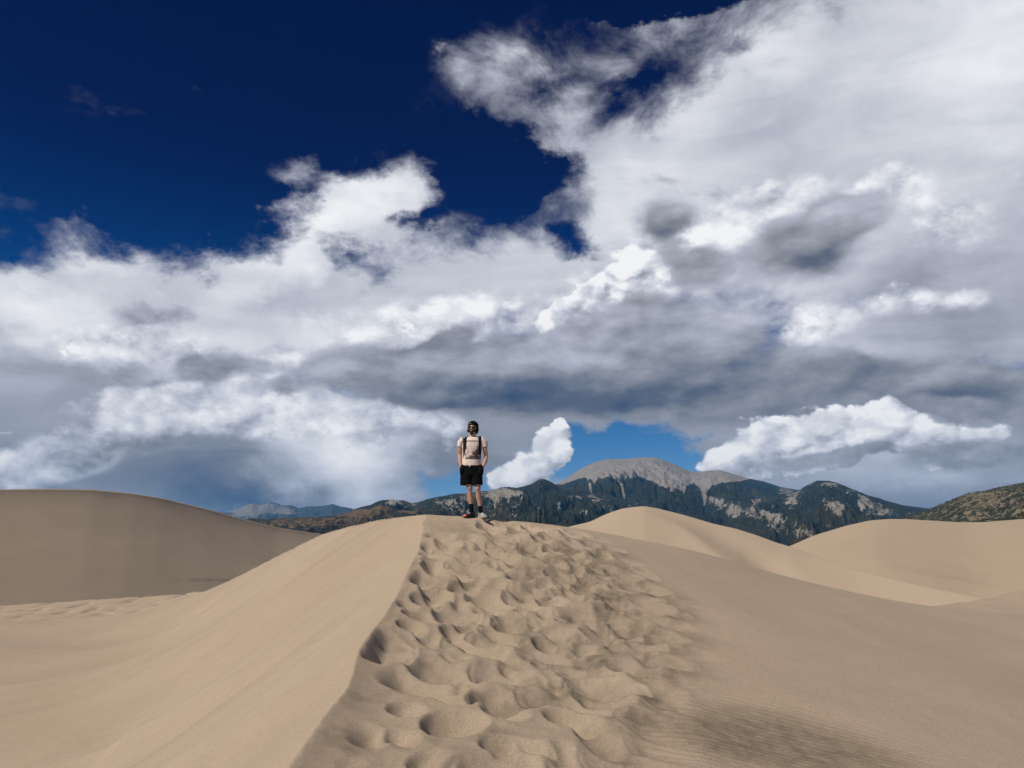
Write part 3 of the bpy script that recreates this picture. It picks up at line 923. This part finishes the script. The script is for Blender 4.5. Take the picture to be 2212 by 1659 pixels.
    # brown foothills on the left
    def bare_b(px, py, X, Y, Z, T):
        return np.clip(0.30 + blobs(px, py, [(620, 1130, 60, 8, .2), (780, 1105, 26, 9, .35), (760, 1115, 30, 10, .2), (820, 1095, 20, 8, .3), (700, 1125, 70, 8, .2), (880, 1104, 14, 6, .6)]), 0, 1)
    ridge_mesh('mountain', [(440, 1140), (500, 1130), (540, 1120), (570, 1121), (610, 1119), (650, 1118), (690, 1116), (720, 1114), (745, 1108), (770, 1101), (800, 1098), (822, 1091), (840, 1093), (860, 1102), (890, 1104), (905, 1100), (920, 1112), (980, 1130)],
               [(440, 4300), (980, 3900)], 1900, 900, -5, brown, lambda T, p: 1 - T ** 0.9, 560, 160, relief=spur_relief(1 / 300.0, 0.6, 44, 0.25), attr=bare_b, attr_name='bare', jag=3.6)

    # the near hill at the right edge, dotted with pinyons
    def bare_n(px, py, X, Y, Z, T):
        return np.clip(0.42 + blobs(px, py, [(2120, 1068, 26, 5, .35), (2145, 1085, 60, 12, .12)]), 0, 1)
    _, (HX, HY, HZ) = ridge_mesh('hill', [(1880, 1150), (1940, 1122), (1985, 1108), (2010, 1099), (2040, 1087), (2070, 1074), (2095, 1065), (2130, 1060), (2165, 1052), (2212, 1043), (2320, 1026), (2500, 1010), (2900, 1010)],
               [(1880, 2600), (2900, 2300)], 1500, 600, -15, near, lambda T, p: 1 - (0.75 * T + 0.25 * T ** 2), 560, 200, relief=spur_relief(1 / 420.0, 0.35, 54, 0.25), attr=bare_n, attr_name='bare', jag=1.5)
    return HX, HY, HZ


HX, HY, HZ = mountains()


def hill_trees():
    """pinyon and juniper scrub of the near hill: far too many to count, one object"""
    m, N, b = new_mat('pinyon_foliage')
    pos = N.node('ShaderNodeNewGeometry').outputs['Position']
    n = N.noise(pos, 0.05, 4, 0.7)
    N.put(b.inputs['Base Color'], N.mixc(N.lin(n, .35, .65), (.018, .026, .012), (.055, .062, .030)))
    b.inputs['Roughness'].default_value = 0.95
    rng = np.random.RandomState(8)
    n = 15000
    r, c = HX.shape
    i = 10 + (rng.rand(n) ** 1.3 * (r - 60)).astype(int)
    j = (rng.rand(n) * (c - 1) * 0.62).astype(int)
    cx, cy, cz = HX[i, j], HY[i, j], HZ[i, j]
    dens = fbm(cx * 0.006, cy * 0.006, 4, 0.6, 61)
    keep = rng.rand(n) < np.clip(0.55 + dens * 1.6, 0.1, 1)
    cx, cy, cz = cx[keep] + rng.uniform(-4, 4, keep.sum()), cy[keep] + rng.uniform(-6, 6, keep.sum()), cz[keep]
    n = len(cx)
    s = rng.uniform(1.0, 2.3, n)
    base = np.array([[1, 0, .25], [.3, .95, .3], [-.8, .6, .2], [-.8, -.6, .3], [.3, -.95, .25], [0.1, 0.05, 1.15], [0, 0, -.5]])
    v = base[None] * s[:, None, None] * rng.uniform(.75, 1.25, (n, 7, 1))
    v = v + np.stack([cx, cy, cz], 1)[:, None, :]
    f = []
    for a in range(5):
        f.append((a, (a + 1) % 5, 5))
        f.append(((a + 1) % 5, a, 6))
    F = (np.array(f)[None] + 7 * np.arange(n)[:, None, None]).reshape(-1, 3)
    me = bpy.data.meshes.new('pinyon_scrub')
    me.from_pydata(v.reshape(-1, 3).tolist(), [], F.tolist())
    me.materials.append(m)
    o = bpy.data.objects.new('pinyon_scrub', me)
    o['kind'] = 'stuff'
    o['label'] = 'dark green scrub dotted over the near hill at the right edge'
    o['category'] = 'scrub'
    COL.objects.link(o)


hill_trees()


# -- the valley floor out to the horizon
def ground():
    m, N, b = new_mat('valley_floor')
    pos = N.node('ShaderNodeNewGeometry').outputs['Position']
    n = N.noise(pos, 0.004, 6, 0.6)
    N.put(b.inputs['Base Color'], N.mixc(N.lin(n, .35, .65), (.30, .22, .135), (.16, .13, .08)))
    b.inputs['Roughness'].default_value = 0.95
    me = bpy.data.meshes.new('ground')
    R = 42000.0
    ring = [(R * math.cos(a), R * math.sin(a) , -20.0) for a in np.linspace(0, 2 * math.pi, 65)[:-1]]
    me.from_pydata([(0, 0, -20.0)] + ring, [], [(0, 1 + k, 1 + (k + 1) % 64) for k in range(64)])
    me.materials.append(m)
    o = bpy.data.objects.new('ground', me)
    o['kind'] = 'structure'
    COL.objects.link(o)


ground()


# ------------------------------------------------------------------ air: one even box of haze round everything
def haze():
    m = bpy.data.materials.new('haze')
    m.use_nodes = True
    t = m.node_tree
    t.nodes.clear()
    v = t.nodes.new('ShaderNodeVolumePrincipled')
    v.inputs['Color'].default_value = (.09, .46, 1.0, 1)
    v.inputs['Density'].default_value = 2.7e-5
    v.inputs['Anisotropy'].default_value = 0.0
    o = t.nodes.new('ShaderNodeOutputMaterial')
    t.links.new(v.outputs[0], o.inputs['Volume'])
    bm = bmesh.new()
    bmesh.ops.create_cube(bm, size=1.0)
    lo, hi = Vector((-45000, -45000, -21.5)), Vector((45000, 45000, 1260))
    for q in bm.verts:
        q.co = Vector([lo[k] + (q.co[k] + .5) * (hi[k] - lo[k]) for k in range(3)])
    me = bpy.data.meshes.new('haze')
    bm.to_mesh(me)
    me.materials.append(m)
    o = bpy.data.objects.new('haze', me)
    o['kind'] = 'stuff'
    COL.objects.link(o)


haze()



# ------------------------------------------------------------------ the hiker on the crest
def loft(bm, rings, seg=20, cap=True):
    """rings of (x, y, z, rx, ry[, axis]) skinned into a closed tube; axis is the ring's normal"""
    prev = None
    first = None
    n = len(rings)
    pts = [Vector(r[:3]) for r in rings]
    for k, r in enumerate(rings):
        d = (pts[min(k + 1, n - 1)] - pts[max(k - 1, 0)]).normalized() if len(r) < 6 else Vector(r[5]).normalized()
        xa = Vector((1, 0, 0)) - d * d.x
        if xa.length < 0.3:
            xa = Vector((0, 0, 1)) - d * d.z
        xa.normalize()
        ya = d.cross(xa)
        vs = []
        for s in range(seg):
            a = 2 * math.pi * s / seg
            vs.append(bm.verts.new(pts[k] + xa * math.cos(a) * r[3] + ya * math.sin(a) * r[4]))
        if prev:
            for s in range(seg):
                bm.faces.new((prev[s], prev[(s + 1) % seg], vs[(s + 1) % seg], vs[s]))
        else:
            first = vs
        prev = vs
    if cap:
        bm.faces.new(first[::-1])
        bm.faces.new(prev)
    return bm


def ball(bm, c, r, rot=None, seg=16):
    m = Matrix.Translation(Vector(c)) @ (rot.to_4x4() if rot else Matrix.Identity(4)) @ Matrix.Diagonal((*r, 1))
    bmesh.ops.create_uvsphere(bm, u_segments=seg, v_segments=seg // 2 + 2, radius=1.0, matrix=m)


def rbox(bm, c, size, rot=None, bevel=0.0, segs=2):
    m = Matrix.Translation(Vector(c)) @ (rot.to_4x4() if rot else Matrix.Identity(4)) @ Matrix.Diagonal((*size, 1))
    g = bmesh.ops.create_cube(bm, size=1.0, matrix=m)
    if bevel:
        es = list({e for v in g['verts'] for e in v.link_edges})
        bmesh.ops.bevel(bm, geom=es, offset=bevel, segments=segs, affect='EDGES', profile=0.6)


def link(name, me, mat, parent=None, smooth=True):
    if mat:
        me.materials.append(mat)
    if smooth:
        me.polygons.foreach_set('use_smooth', np.ones(len(me.polygons), bool))
    o = bpy.data.objects.new(name, me)
    COL.objects.link(o)
    if parent:
        o.parent = parent
    return o


def fused(name, bm, mat, parent, voxel, smooth_n=4, disp=None):
    """join overlapping shapes into one continuous skin"""
    bmesh.ops.recalc_face_normals(bm, faces=bm.faces)
    me = bpy.data.meshes.new(name)
    bm.to_mesh(me)
    bm.free()
    tmp = bpy.data.objects.new(name, me)
    COL.objects.link(tmp)
    r = tmp.modifiers.new('r', 'REMESH')
    r.mode, r.voxel_size = 'VOXEL', voxel
    if smooth_n:
        s = tmp.modifiers.new('s', 'SMOOTH')
        s.iterations, s.factor = smooth_n, 0.5
    dg = bpy.context.evaluated_depsgraph_get()
    dg.update()
    me2 = bpy.data.meshes.new_from_object(tmp.evaluated_get(dg))
    bpy.data.objects.remove(tmp)
    bpy.data.meshes.remove(me)
    me2.name = name
    if disp:
        co = np.empty(len(me2.vertices) * 3, np.float32)
        no = np.empty(len(me2.vertices) * 3, np.float32)
        me2.vertices.foreach_get('co', co)
        me2.vertices.foreach_get('normal', no)
        co, no = co.reshape(-1, 3), no.reshape(-1, 3)
        co = co + no * disp(co)[:, None]
        me2.vertices.foreach_set('co', co.astype(np.float32).ravel())
        me2.update()
    me2.materials.clear()
    return link(name, me2, mat, parent)


def from_bm(name, bm, mat, parent, smooth=True):
    bmesh.ops.recalc_face_normals(bm, faces=bm.faces)
    me = bpy.data.meshes.new(name)
    bm.to_mesh(me)
    bm.free()
    return link(name, me, mat, parent, smooth)


def shirt_material():
    m, N, b = new_mat('printed_cotton')
    tc = N.node('ShaderNodeTexCoord').outputs['Object']
    sp = N.node('ShaderNodeSeparateXYZ')
    N.put(sp.inputs[0], tc)
    x, y, z = sp.outputs
    front = N.step(y, -0.03, -0.05)

    def box(x0, x1, z0, z1):
        s = 0.003
        a = N.mul(N.step(x, x0, x0 + s), N.step(x, x1, x1 - s))
        return N.mul(a, N.mul(N.step(z, z0, z0 + s), N.step(z, z1, z1 - s)))
    # an abstract ink drawing: washes, strokes slanting up to the right, a dark caption bar below
    area = box(-.152, .140, 1.06, 1.36)
    mp = N.node('ShaderNodeMapping')
    N.put(mp.inputs[0], tc)
    mp.inputs[2].default_value = (0, math.radians(38), 0)
    mp.inputs[3].default_value = (11, 1, 46)
    stroke = N.noise(mp.outputs[0], 1.0, 3, 0.6)
    wash = N.noise(tc, 17.0, 5, 0.65)
    lower = N.step(z, 1.31, 1.12)
    right = N.step(N.add(x, N.mul(z, -0.9)), -1.12, -1.00)
    ink = N.mul(N.step(N.add(stroke, N.mul(right, 0.16)), 0.52, 0.60), N.add(N.mul(right, 0.9), 0.25))
    ink = N.m('MAXIMUM', ink, N.mul(N.step(wash, 0.44, 0.66), N.add(N.mul(lower, 0.75), 0.15)))
    left = N.mul(N.step(x, -0.055, -0.12), N.step(wash, 0.40, 0.55))
    ink = N.m('MAXIMUM', ink, N.mul(left, 0.75))
    bar = N.mul(box(-.115, .055, 1.068, 1.108), N.step(N.noise(tc, 90.0, 2, 0.5), 0.62, 0.5))
    ink = N.m('MAXIMUM', ink, N.mul(bar, 0.95))
    ink = N.mul(N.mul(ink, area), front)
    wv = N.noise(tc, 260.0, 2, 0.5)
    cloth = N.mixc(N.lin(wv, .3, .7), (.68, .555, .50), (.76, .63, .57))
    N.put(b.inputs['Base Color'], N.mixc(N.m('MINIMUM', N.mul(ink, 0.95), 0.93), cloth, (.035, .028, .028)))
    b.inputs['Roughness'].default_value = 0.9
    b.inputs['Specular IOR Level'].default_value = 0.15
    return m


def build_person():
    skin = plain_mat('skin', (.47, .275, .185), 0.55, 0, 0.4, (14.0, 0.15, 0.004))
    black = plain_mat('black_cotton', (.0055, .0055, .0065), 0.95, 0, 0.1, (60.0, 0.3, 0.003))
    knit = plain_mat('black_knit', (.006, .006, .008), 0.95, 0, 0.1, (140.0, 0.5, 0.003))
    hairm = plain_mat('dark_hair', (.012, .008, .006), 0.7, 0, 0.3, (90.0, 0.6, 0.004))
    lens = plain_mat('dark_lens', (.004, .004, .005), 0.08, 0, 0.6)
    grey = plain_mat('grey_mesh', (.36, .35, .33), 0.8, 0, 0.3, (120.0, 0.4, 0.002))
    char = plain_mat('charcoal_mesh', (.018, .018, .018), 0.8, 0, 0.3, (120.0, 0.4, 0.002))
    red = plain_mat('coral_rubber', (.60, .16, .12), 0.6)
    pale = plain_mat('pale_rubber', (.55, .50, .46), 0.6)
    white = plain_mat('white_cord', (.75, .72, .68), 0.8)
    ink = plain_mat('black_ink', (.02, .016, .016), 0.85)

    yy = 14.30
    a, _ = ray(1019, 1113)
    px_ = a * yy
    root = bpy.data.objects.new('person', None)
    COL.objects.link(root)
    gz = [near_height(px_ + dx, yy + dy) for dx, dy in ((0, 0.03), (0.165, 0.02), (-.08, -.04), (0.22, -.1))]
    root.location = (px_, yy, (gz[0] + gz[1]) / 2 - 0.004)
    root['label'] = 'hiker in black beanie, printed pale t-shirt and black shorts standing on the dune crest'
    root['category'] = 'person'
    dz0, dz1 = gz[0] - root.location.z, gz[1] - root.location.z

    # ---- body: one continuous skin
    bm = bmesh.new()
    loft(bm, [(-.085, 0, .92, .088, .10), (-.075, -.004, .78, .078, .088), (-.052, -.015, .62, .062, .068), (-.042, -.024, .545, .055, .060), (-.038, -.014, .48, .048, .052), (-.030, .012, .38, .053, .058), (-.016, .022, .26, .042, .046), (-.004, .03, .14, .032, .038), (0, .032, .07, .034, .042)])
    loft(bm, [(.085, 0, .92, .088, .10), (.092, -.006, .78, .078, .088), (.102, -.020, .62, .062, .068), (.106, -.030, .535, .055, .060), (.112, -.020, .47, .048, .052), (.128, .004, .37, .053, .058), (.146, .014, .25, .042, .046), (.160, .02, .13, .032, .038), (.165, .022, .07, .034, .042)])
    ball(bm, (-.040, -.068, .545), (.034, .022, .040))
    ball(bm, (.108, -.074, .535), (.034, .022, .040))
    loft(bm, [(0, .01, .86, .15, .10), (-.01, .005, .95, .165, .112), (-.012, 0, 1.08, .148, .10), (-.008, 0, 1.22, .160, .11), (-.002, .005, 1.34, .178, .115), (0, .012, 1.42, .165, .095), (0, .016, 1.47, .11, .075), (0, .014, 1.50, .068, .064), (0, .006, 1.545, .057, .060), (0, .0, 1.60, .056, .062)])
    for s, el, fo, wr in ((-1, (-.236, .030, 1.165), (-.226, -.004, 1.06), (-.207, -.050, .935)), (1, (.252, .045, 1.150), (.244, .004, 1.05), (.200, -.034, .935))):
        sx = s
        loft(bm, [(sx * .140, .012, 1.428, .046, .056), (sx * .192, .012, 1.425, .050, .056), (sx * .222, .014, 1.35, .050, .056), (sx * .234, .018, 1.26, .043, .050), (el[0], el[1], el[2], .036, .042), (fo[0], fo[1], fo[2], .039, .043), ((fo[0] + wr[0]) / 2, (fo[1] + wr[1]) / 2, (fo[2] + wr[2]) / 2, .034, .034), (wr[0], wr[1], wr[2], .024, .031)], 16)
        # hand going into the pocket: palm, four fingers, thumb
        h = Vector(wr)
        loft(bm, [(h.x, h.y, h.z, .022, .030), (h.x - sx * .016, h.y - .002, h.z - .05, .019, .036), (h.x - sx * .034, h.y + .004, h.z - .095, .016, .036)], 12)
        for k in range(4):
            q = Vector((h.x - sx * .036, h.y - .032 + .021 * k, h.z - .09))
            ln = (.068, .078, .074, .058)[k]
            loft(bm, [(q.x, q.y, q.z, .0092, .0092), (q.x - sx * .008, q.y - .004, q.z - ln * .5, .0085, .0085), (q.x - sx * .024, q.y, q.z - ln, .0070, .0070)], 8)
        loft(bm, [(h.x - sx * .010, h.y - .012, h.z - .030, .012, .012), (h.x - sx * .020, h.y - .018, h.z - .065, .011, .011), (h.x - sx * .030, h.y - .020, h.z - .100, .008, .008)], 8)
    # head: turned a little and tilted
    HR = Matrix.Rotation(math.radians(-9), 3, 'Z') @ Matrix.Rotation(math.radians(5), 3, 'Y')
    HC = Vector((0.0, -.012, 1.655))

    def hp(x, y, z):
        return HC + HR @ Vector((x, y, z))

    def hball(b_, c, r, seg=16):
        ball(b_, hp(*c), r, HR, seg)
    hball(bm, (0, .012, .040), (.076, .096, .088), 20)
    hball(bm, (0, -.018, -.028), (.060, .070, .078), 20)
    hball(bm, (0, -.045, -.080), (.036, .036, .026))          # chin
    hball(bm, (-.036, -.056, -.020), (.026, .024, .026))      # cheeks
    hball(bm, (.036, -.056, -.020), (.026, .024, .026))
    hball(bm, (0, -.080, .030), (.050, .014, .012))           # brow
    loft(bm, [(*hp(0, -.082, .030), .009, .010), (*hp(0, -.100, .0), .011, .012), (*hp(0, -.108, -.020), .0135, .013), (*hp(0, -.092, -.030), .013, .008)], 10)  # nose
    hball(bm, (-.014, -.092, -.024), (.009, .010, .008), 10)
    hball(bm, (.014, -.092, -.024), (.009, .010, .008), 10)
    hball(bm, (0, -.083, -.048), (.024, .012, .006), 10)      # lips
    hball(bm, (0, -.081, -.058), (.020, .012, .006), 10)
    for s in (-1, 1):
        hball(bm, (s * .077, .012, -.006), (.010, .020, .032), 12)  # ears
    fused('body', bm, skin, root, 0.0062, 3)

    # ---- t-shirt
    bm = bmesh.new()
    loft(bm, [(-.016, .004, .955, .186, .128), (-.016, .002, .99, .182, .126), (-.014, 0, 1.08, .172, .121), (-.010, 0, 1.20, .176, .126), (-.004, .003, 1.32, .190, .130), (0, .010, 1.40, .196, .122), (0, .016, 1.45, .176, .104), (0, .018, 1.482, .130, .086), (0, .012, 1.503, .084, .072)], 28)
    for s in (-1, 1):
        loft(bm, [(s * .110, .010, 1.432, .064, .082), (s * .178, .012, 1.438, .068, .080), (s * .216, .014, 1.385, .068, .076), (s * .236, .016, 1.305, .061, .070)], 18)
    def folds(c):
        x, y, z = c[:, 0], c[:, 1], c[:, 2]
        w = 0.006 * fbm(x * 9 + z * 4, z * 7 - x * 5, 3, .5, 5) + 0.004 * fbm(x * 20, z * 9 + x * 14, 3, .5, 8)
        return w + 0.004 * np.exp(-((z - 1.0) / .02) ** 2) * np.sin(x * 40)
    shirt = fused('t_shirt', bm, shirt_material(), root, 0.0075, 3, folds)

    # ---- shorts
    bm = bmesh.new()
    loft(bm, [(-.016, .006, .985, .168, .118), (-.018, .006, .93, .192, .128), (-.018, .006, .86, .206, .134), (-.016, .006, .80, .206, .130), (-.012, .006, .76, .19, .12)], 28)
    loft(bm, [(-.108, .004, .84, .104, .122), (-.106, .0, .72, .114, .120), (-.104, -.006, .604, .117, .118)], 22)
    loft(bm, [(.080, .004, .84, .106, .122), (.084, .0, .72, .110, .120), (.088, -.008, .600, .110, .118)], 22)
    for s, x in ((-1, -.178), (1, .162)):
        ball(bm, (x, -.046, .866), (.053, .085, .110))
    ball(bm, (.120, -.075, .925), (.040, .032, .045))
    shorts = fused('shorts', bm, black, root, 0.008, 2, lambda c: 0.005 * fbm(c[:, 0] * 10, c[:, 2] * 5, 3, .5, 9))
    bm = bmesh.new()
    loft(bm, [(-.040, -.134, .965, .006, .006), (-.042, -.140, .945, .007, .006), (-.045, -.138, .915, .005, .005)], 8)
    loft(bm, [(-.034, -.134, .965, .005, .005), (-.028, -.140, .945, .005, .005), (-.030, -.138, .930, .004, .004)], 8)
    from_bm('drawstring', bm, white, shorts)

    # ---- beanie, hair, beard, sunglasses
    bm = bmesh.new()
    hball(bm, (-.004, .016, .056), (.093, .106, .090), 24)
    hball(bm, (.006, .058, .060), (.088, .080, .082), 20)
    hball(bm, (.030, .030, .026), (.076, .088, .062), 20)
    cutz = bmesh.new()
    res = bmesh.ops.bisect_plane(bm, geom=bm.verts[:] + bm.edges[:] + bm.faces[:], plane_co=hp(0, 0, .022), plane_no=HR @ Vector((0, .30, 1)), clear_inner=True)
    bmesh.ops.holes_fill(bm, edges=[e for e in bm.edges if e.is_boundary])
    cutz.free()
    hat = fused('beanie', bm, knit, root, 0.006, 2, lambda c: 0.003 * fbm(c[:, 0] * 30, c[:, 2] * 30, 2, .5, 3))
    bm = bmesh.new()
    ball(bm, hp(-.034, -.082, .076), (.0085, .004, .0085), HR, 12)
    from_bm('badge', bm, white, hat)
    bm = bmesh.new()
    hball(bm, (0, .050, -.010), (.086, .064, .080), 20)
    hball(bm, (-.080, .016, -.030), (.022, .042, .062), 14)
    hball(bm, (.090, .018, -.026), (.026, .046, .062), 14)
    hball(bm, (.072, .034, -.06), (.026, .036, .046), 14)
    fused('hair', bm, hairm, root, 0.006, 2, lambda c: 0.006 * fbm(c[:, 0] * 40, c[:, 2] * 22, 3, .5, 13))
    bm = bmesh.new()
    for k in range(15):
        t = -1 + 2 * k / 14
        a_ = t * 1.25
        hball(bm, (math.sin(a_) * .062, -.010 - math.cos(a_) * .062, -.076 + .048 * abs(t) ** 1.6), (.016, .018, .024), 10)
    hball(bm, (0, -.058, -.106), (.032, .026, .018), 12)
    hball(bm, (0, -.050, -.118), (.024, .022, .014), 12)
    for s in (-1, 1):
        hball(bm, (s * .016, -.090, -.040), (.016, .008, .006), 10)
        hball(bm, (s * .032, -.080, -.052), (.008, .010, .014), 10)
    fused('beard', bm, hairm, root, 0.005, 1, lambda c: 0.003 * fbm(c[:, 0] * 80, c[:, 2] * 50, 2, .5, 23))
    gl = bmesh.new()
    loft(gl, [(*hp(-.014, -.098, .016), .003, .003), (*hp(0, -.102, .020), .003, .003), (*hp(.014, -.098, .016), .003, .003)], 8)
    glasses = from_bm('sunglasses', gl, lens, root)
    for s in (-1, 1):
        gl = bmesh.new()
        loft(gl, [(*hp(s * .062, -.078, .016), .003, .004), (*hp(s * .076, -.040, .014), .003, .004), (*hp(s * .080, .010, .006), .003, .004)], 8)
        from_bm('temple', gl, lens, glasses)
    for s in (-1, 1):
        bm = bmesh.new()
        ball(bm, hp(s * .036, -.090, .004), (.029, .006, .025), HR @ Matrix.Rotation(s * math.radians(16), 3, 'Z'), 16)
        from_bm('lens', bm, lens, glasses)

    # ---- socks and shoes
    for (top, mid, ank, upper, toe_m, ang, dz, lab) in (
            ((-.016, .022, .262), (-.006, .028, .17), (0, .032, .075), char, red, math.radians(-62), dz0, 'dark shoe with a coral toe'),
            ((.150, .016, .222), (.159, .020, .14), (.165, .022, .075), grey, grey, math.radians(34), dz1, 'light grey shoe')):
        bm = bmesh.new()
        loft(bm, [(*top, .0465, .050), (*mid, .0395, .0455), (ank[0], ank[1], .10, .039, .046), (ank[0], ank[1], .060, .036, .046)], 18)
        from_bm('sock', bm, black, root)
        R = Matrix.Rotation(ang, 3, 'Z')
        o = Vector((ank[0], ank[1], dz))

        def sp(x, y, z):
            return tuple(o + R @ Vector((x, y, z)))
        # the shoe points to -y in its own frame
        ax = tuple(R @ Vector((0, -1, 0)))
        bm = bmesh.new()
        loft(bm, [(*sp(0, .062, .045), .020, .024, ax), (*sp(0, .050, .050), .032, .040, ax), (*sp(0, .010, .058), .038, .048, ax), (*sp(.001, -.050, .050), .040, .040, ax), (*sp(.002, -.110, .040), .044, .030, ax), (*sp(.002, -.150, .034), .042, .024, ax), (*sp(.002, -.172, .030), .028, .016, ax)], 18)
        loft(bm, [(*sp(0, .012, .060), .043, .050, (0, 0, 1)), (*sp(0, .016, .100), .044, .050, (0, 0, 1))], 18)
        shoe = fused('shoe', bm, upper, root, 0.006, 2)
        shoe['label'] = lab
        bm = bmesh.new()
        loft(bm, [(*sp(0, .072, .013), .020, .013, ax), (*sp(0, .055, .013), .036, .015, ax), (*sp(0, 0, .013), .040, .015, ax), (*sp(.001, -.070, .013), .043, .015, ax), (*sp(.002, -.130, .014), .045, .014, ax), (*sp(.002, -.168, .018), .034, .013, ax), (*sp(.002, -.184, .022), .014, .009, ax)], 16)
        from_bm('sole', bm, char if toe_m is red else pale, shoe)
        if toe_m is red:
            bm = bmesh.new()
            loft(bm, [(*sp(.002, -.118, .036), .0455, .030, ax), (*sp(.002, -.150, .034), .0445, .026, ax), (*sp(.002, -.176, .028), .028, .017, ax), (*sp(.002, -.185, .026), .010, .007, ax)], 16)
            from_bm('toe_cap', bm, red, shoe)
        bm = bmesh.new()
        for k in range(4):
            y0 = -.020 - .022 * k
            z0 = .105 - .0085 * k
            loft(bm, [(*sp(-.024, y0, z0 - .008), .0035, .0035), (*sp(0, y0 - .006, z0), .0035, .0035), (*sp(.024, y0, z0 - .008), .0035, .0035)], 6)
        for s in (-1, 1):
            ball(bm, sp(s * .014, -.016, .112), (.012, .006, .007), R, 8)
        from_bm('laces', bm, white, shoe)

    # ---- backpack: carried, so a thing of its own
    bp = bpy.data.objects.new('backpack', None)
    COL.objects.link(bp)
    bp.location = root.location
    bp['label'] = 'black backpack worn by the hiker, its two straps over his shoulders'
    bp['category'] = 'backpack'
    strapm = plain_mat('black_webbing', (.006, .006, .007), 0.85, 0, 0.2, (80.0, 0.4, 0.002))
    bm = bmesh.new()
    loft(bm, [(.0, .190, 1.02, .125, .045), (0, .200, 1.06, .145, .065), (0, .205, 1.20, .150, .075), (0, .200, 1.36, .140, .068), (0, .185, 1.45, .110, .045), (0, .180, 1.475, .06, .02)], 22)
    ball(bm, (0, .265, 1.15), (.11, .035, .10))
    pack = fused('pack', bm, strapm, bp, 0.008, 3)
    bm = bmesh.new()
    loft(bm, [(-.03, .17, 1.47, .006, .006), (-.025, .17, 1.505, .006, .006), (.025, .17, 1.505, .006, .006), (.03, .17, 1.47, .006, .006)], 8)
    from_bm('handle', bm, strapm, bp)
    from mathutils.bvhtree import BVHTree
    me = shirt.data
    tree = BVHTree.FromPolygons([v.co.copy() for v in me.vertices], [tuple(p.vertices) for p in me.polygons])

    def skin_pt(dirn, p):
        # nearest shirt surface when coming from outside along -dirn
        q = Vector(p) + Vector(dirn) * 0.6
        h = tree.ray_cast(q, -Vector(dirn))
        return h[0] if h[0] else None

    for s, path in ((-1, [(-.118, 80), (-.114, 50), (-.114, 22), (-.124, 0), (-.138, None, 1.45), (-.146, None, 1.40), (-.151, None, 1.34), (-.156, None, 1.28), (-.163, None, 1.22), (-.172, None, 1.16), (-.180, None, 1.10)]),
                    (1, [(.124, 80), (.120, 50), (.120, 22), (.128, 0), (.142, None, 1.45), (.148, None, 1.40), (.153, None, 1.34), (.156, None, 1.28), (.160, None, 1.21), (.164, None, 1.14), (.167, None, 1.07)])):
        rows = []
        for p in path:
            hw = 0.036 if p[1] is not None else float(np.interp(p[2], [1.12, 1.26], [0.016, 0.036]))
            row = []
            for t in (-1, -.5, 0, .5, 1):
                x = p[0] + t * hw
                if p[1] is not None:
                    # over the shoulder, around an axis along x at chest height
                    an = math.radians(p[1])
                    d = Vector((0, math.sin(an), math.cos(an)))
                    c = Vector((x, .02, 1.36))
                else:
                    d = Vector((0, -1, 0))
                    c = Vector((x, .0, p[2]))
                    d = Vector((0, -1, 0.45 if p[2] > 1.43 else 0.1)).normalized()
                    c.x = max(-.172, min(.166, x)) if p[2] > 1.2 else max(-.166, min(.158, x))
                h = skin_pt(d, c)
                if h is None:
                    h = c + d * 0.11
                row.append((Vector(h), d))
            rows.append(row)
        bm = bmesh.new()
        top = [[bm.verts.new(h + d * 0.013) for h, d in r] for r in rows]
        bot = [[bm.verts.new(h - d * 0.004) for h, d in r] for r in rows]
        nr = len(rows)
        for i in range(nr - 1):
            for j in range(4):
                bm.faces.new((top[i][j], top[i][j + 1], top[i + 1][j + 1], top[i + 1][j]))
                bm.faces.new((bot[i][j], bot[i + 1][j], bot[i + 1][j + 1], bot[i][j + 1]))
            for j in (0, 4):
                bm.faces.new((top[i][j], top[i + 1][j], bot[i + 1][j], bot[i][j]))
        for i in (0, nr - 1):
            for j in range(4):
                bm.faces.new((top[i][j], top[i][j + 1], bot[i][j + 1], bot[i][j]))
        from_bm('shoulder_strap', bm, strapm, bp)

    # ---- lettering on the chest
    cu = bpy.data.curves.new('lettering', 'FONT')
    cu.body = 'ANTFLETOWE'
    cu.align_x = 'CENTER'
    cu.size = 0.045
    cu.space_character = 0.92
    cu.offset = 0.0009
    cu.fill_mode = 'BOTH'
    to = bpy.data.objects.new('lettering', cu)
    COL.objects.link(to)
    dg = bpy.context.evaluated_depsgraph_get()
    dg.update()
    tm = bpy.data.meshes.new_from_object(to.evaluated_get(dg))
    bpy.data.objects.remove(to)
    xs = [v.co.x for v in tm.vertices]
    k = 0.215 / (max(xs) - min(xs))
    for v in tm.vertices:
        x, z = v.co.x * k - .006, 1.386 + v.co.y * 0.95
        h = tree.ray_cast(Vector((x, -1, z)), Vector((0, 1, 0)))
        v.co = (x, (h[0].y if h[0] else -.12) - 0.0025, z)
    tm.materials.clear()
    link('lettering', tm, ink, shirt, False)


build_person()
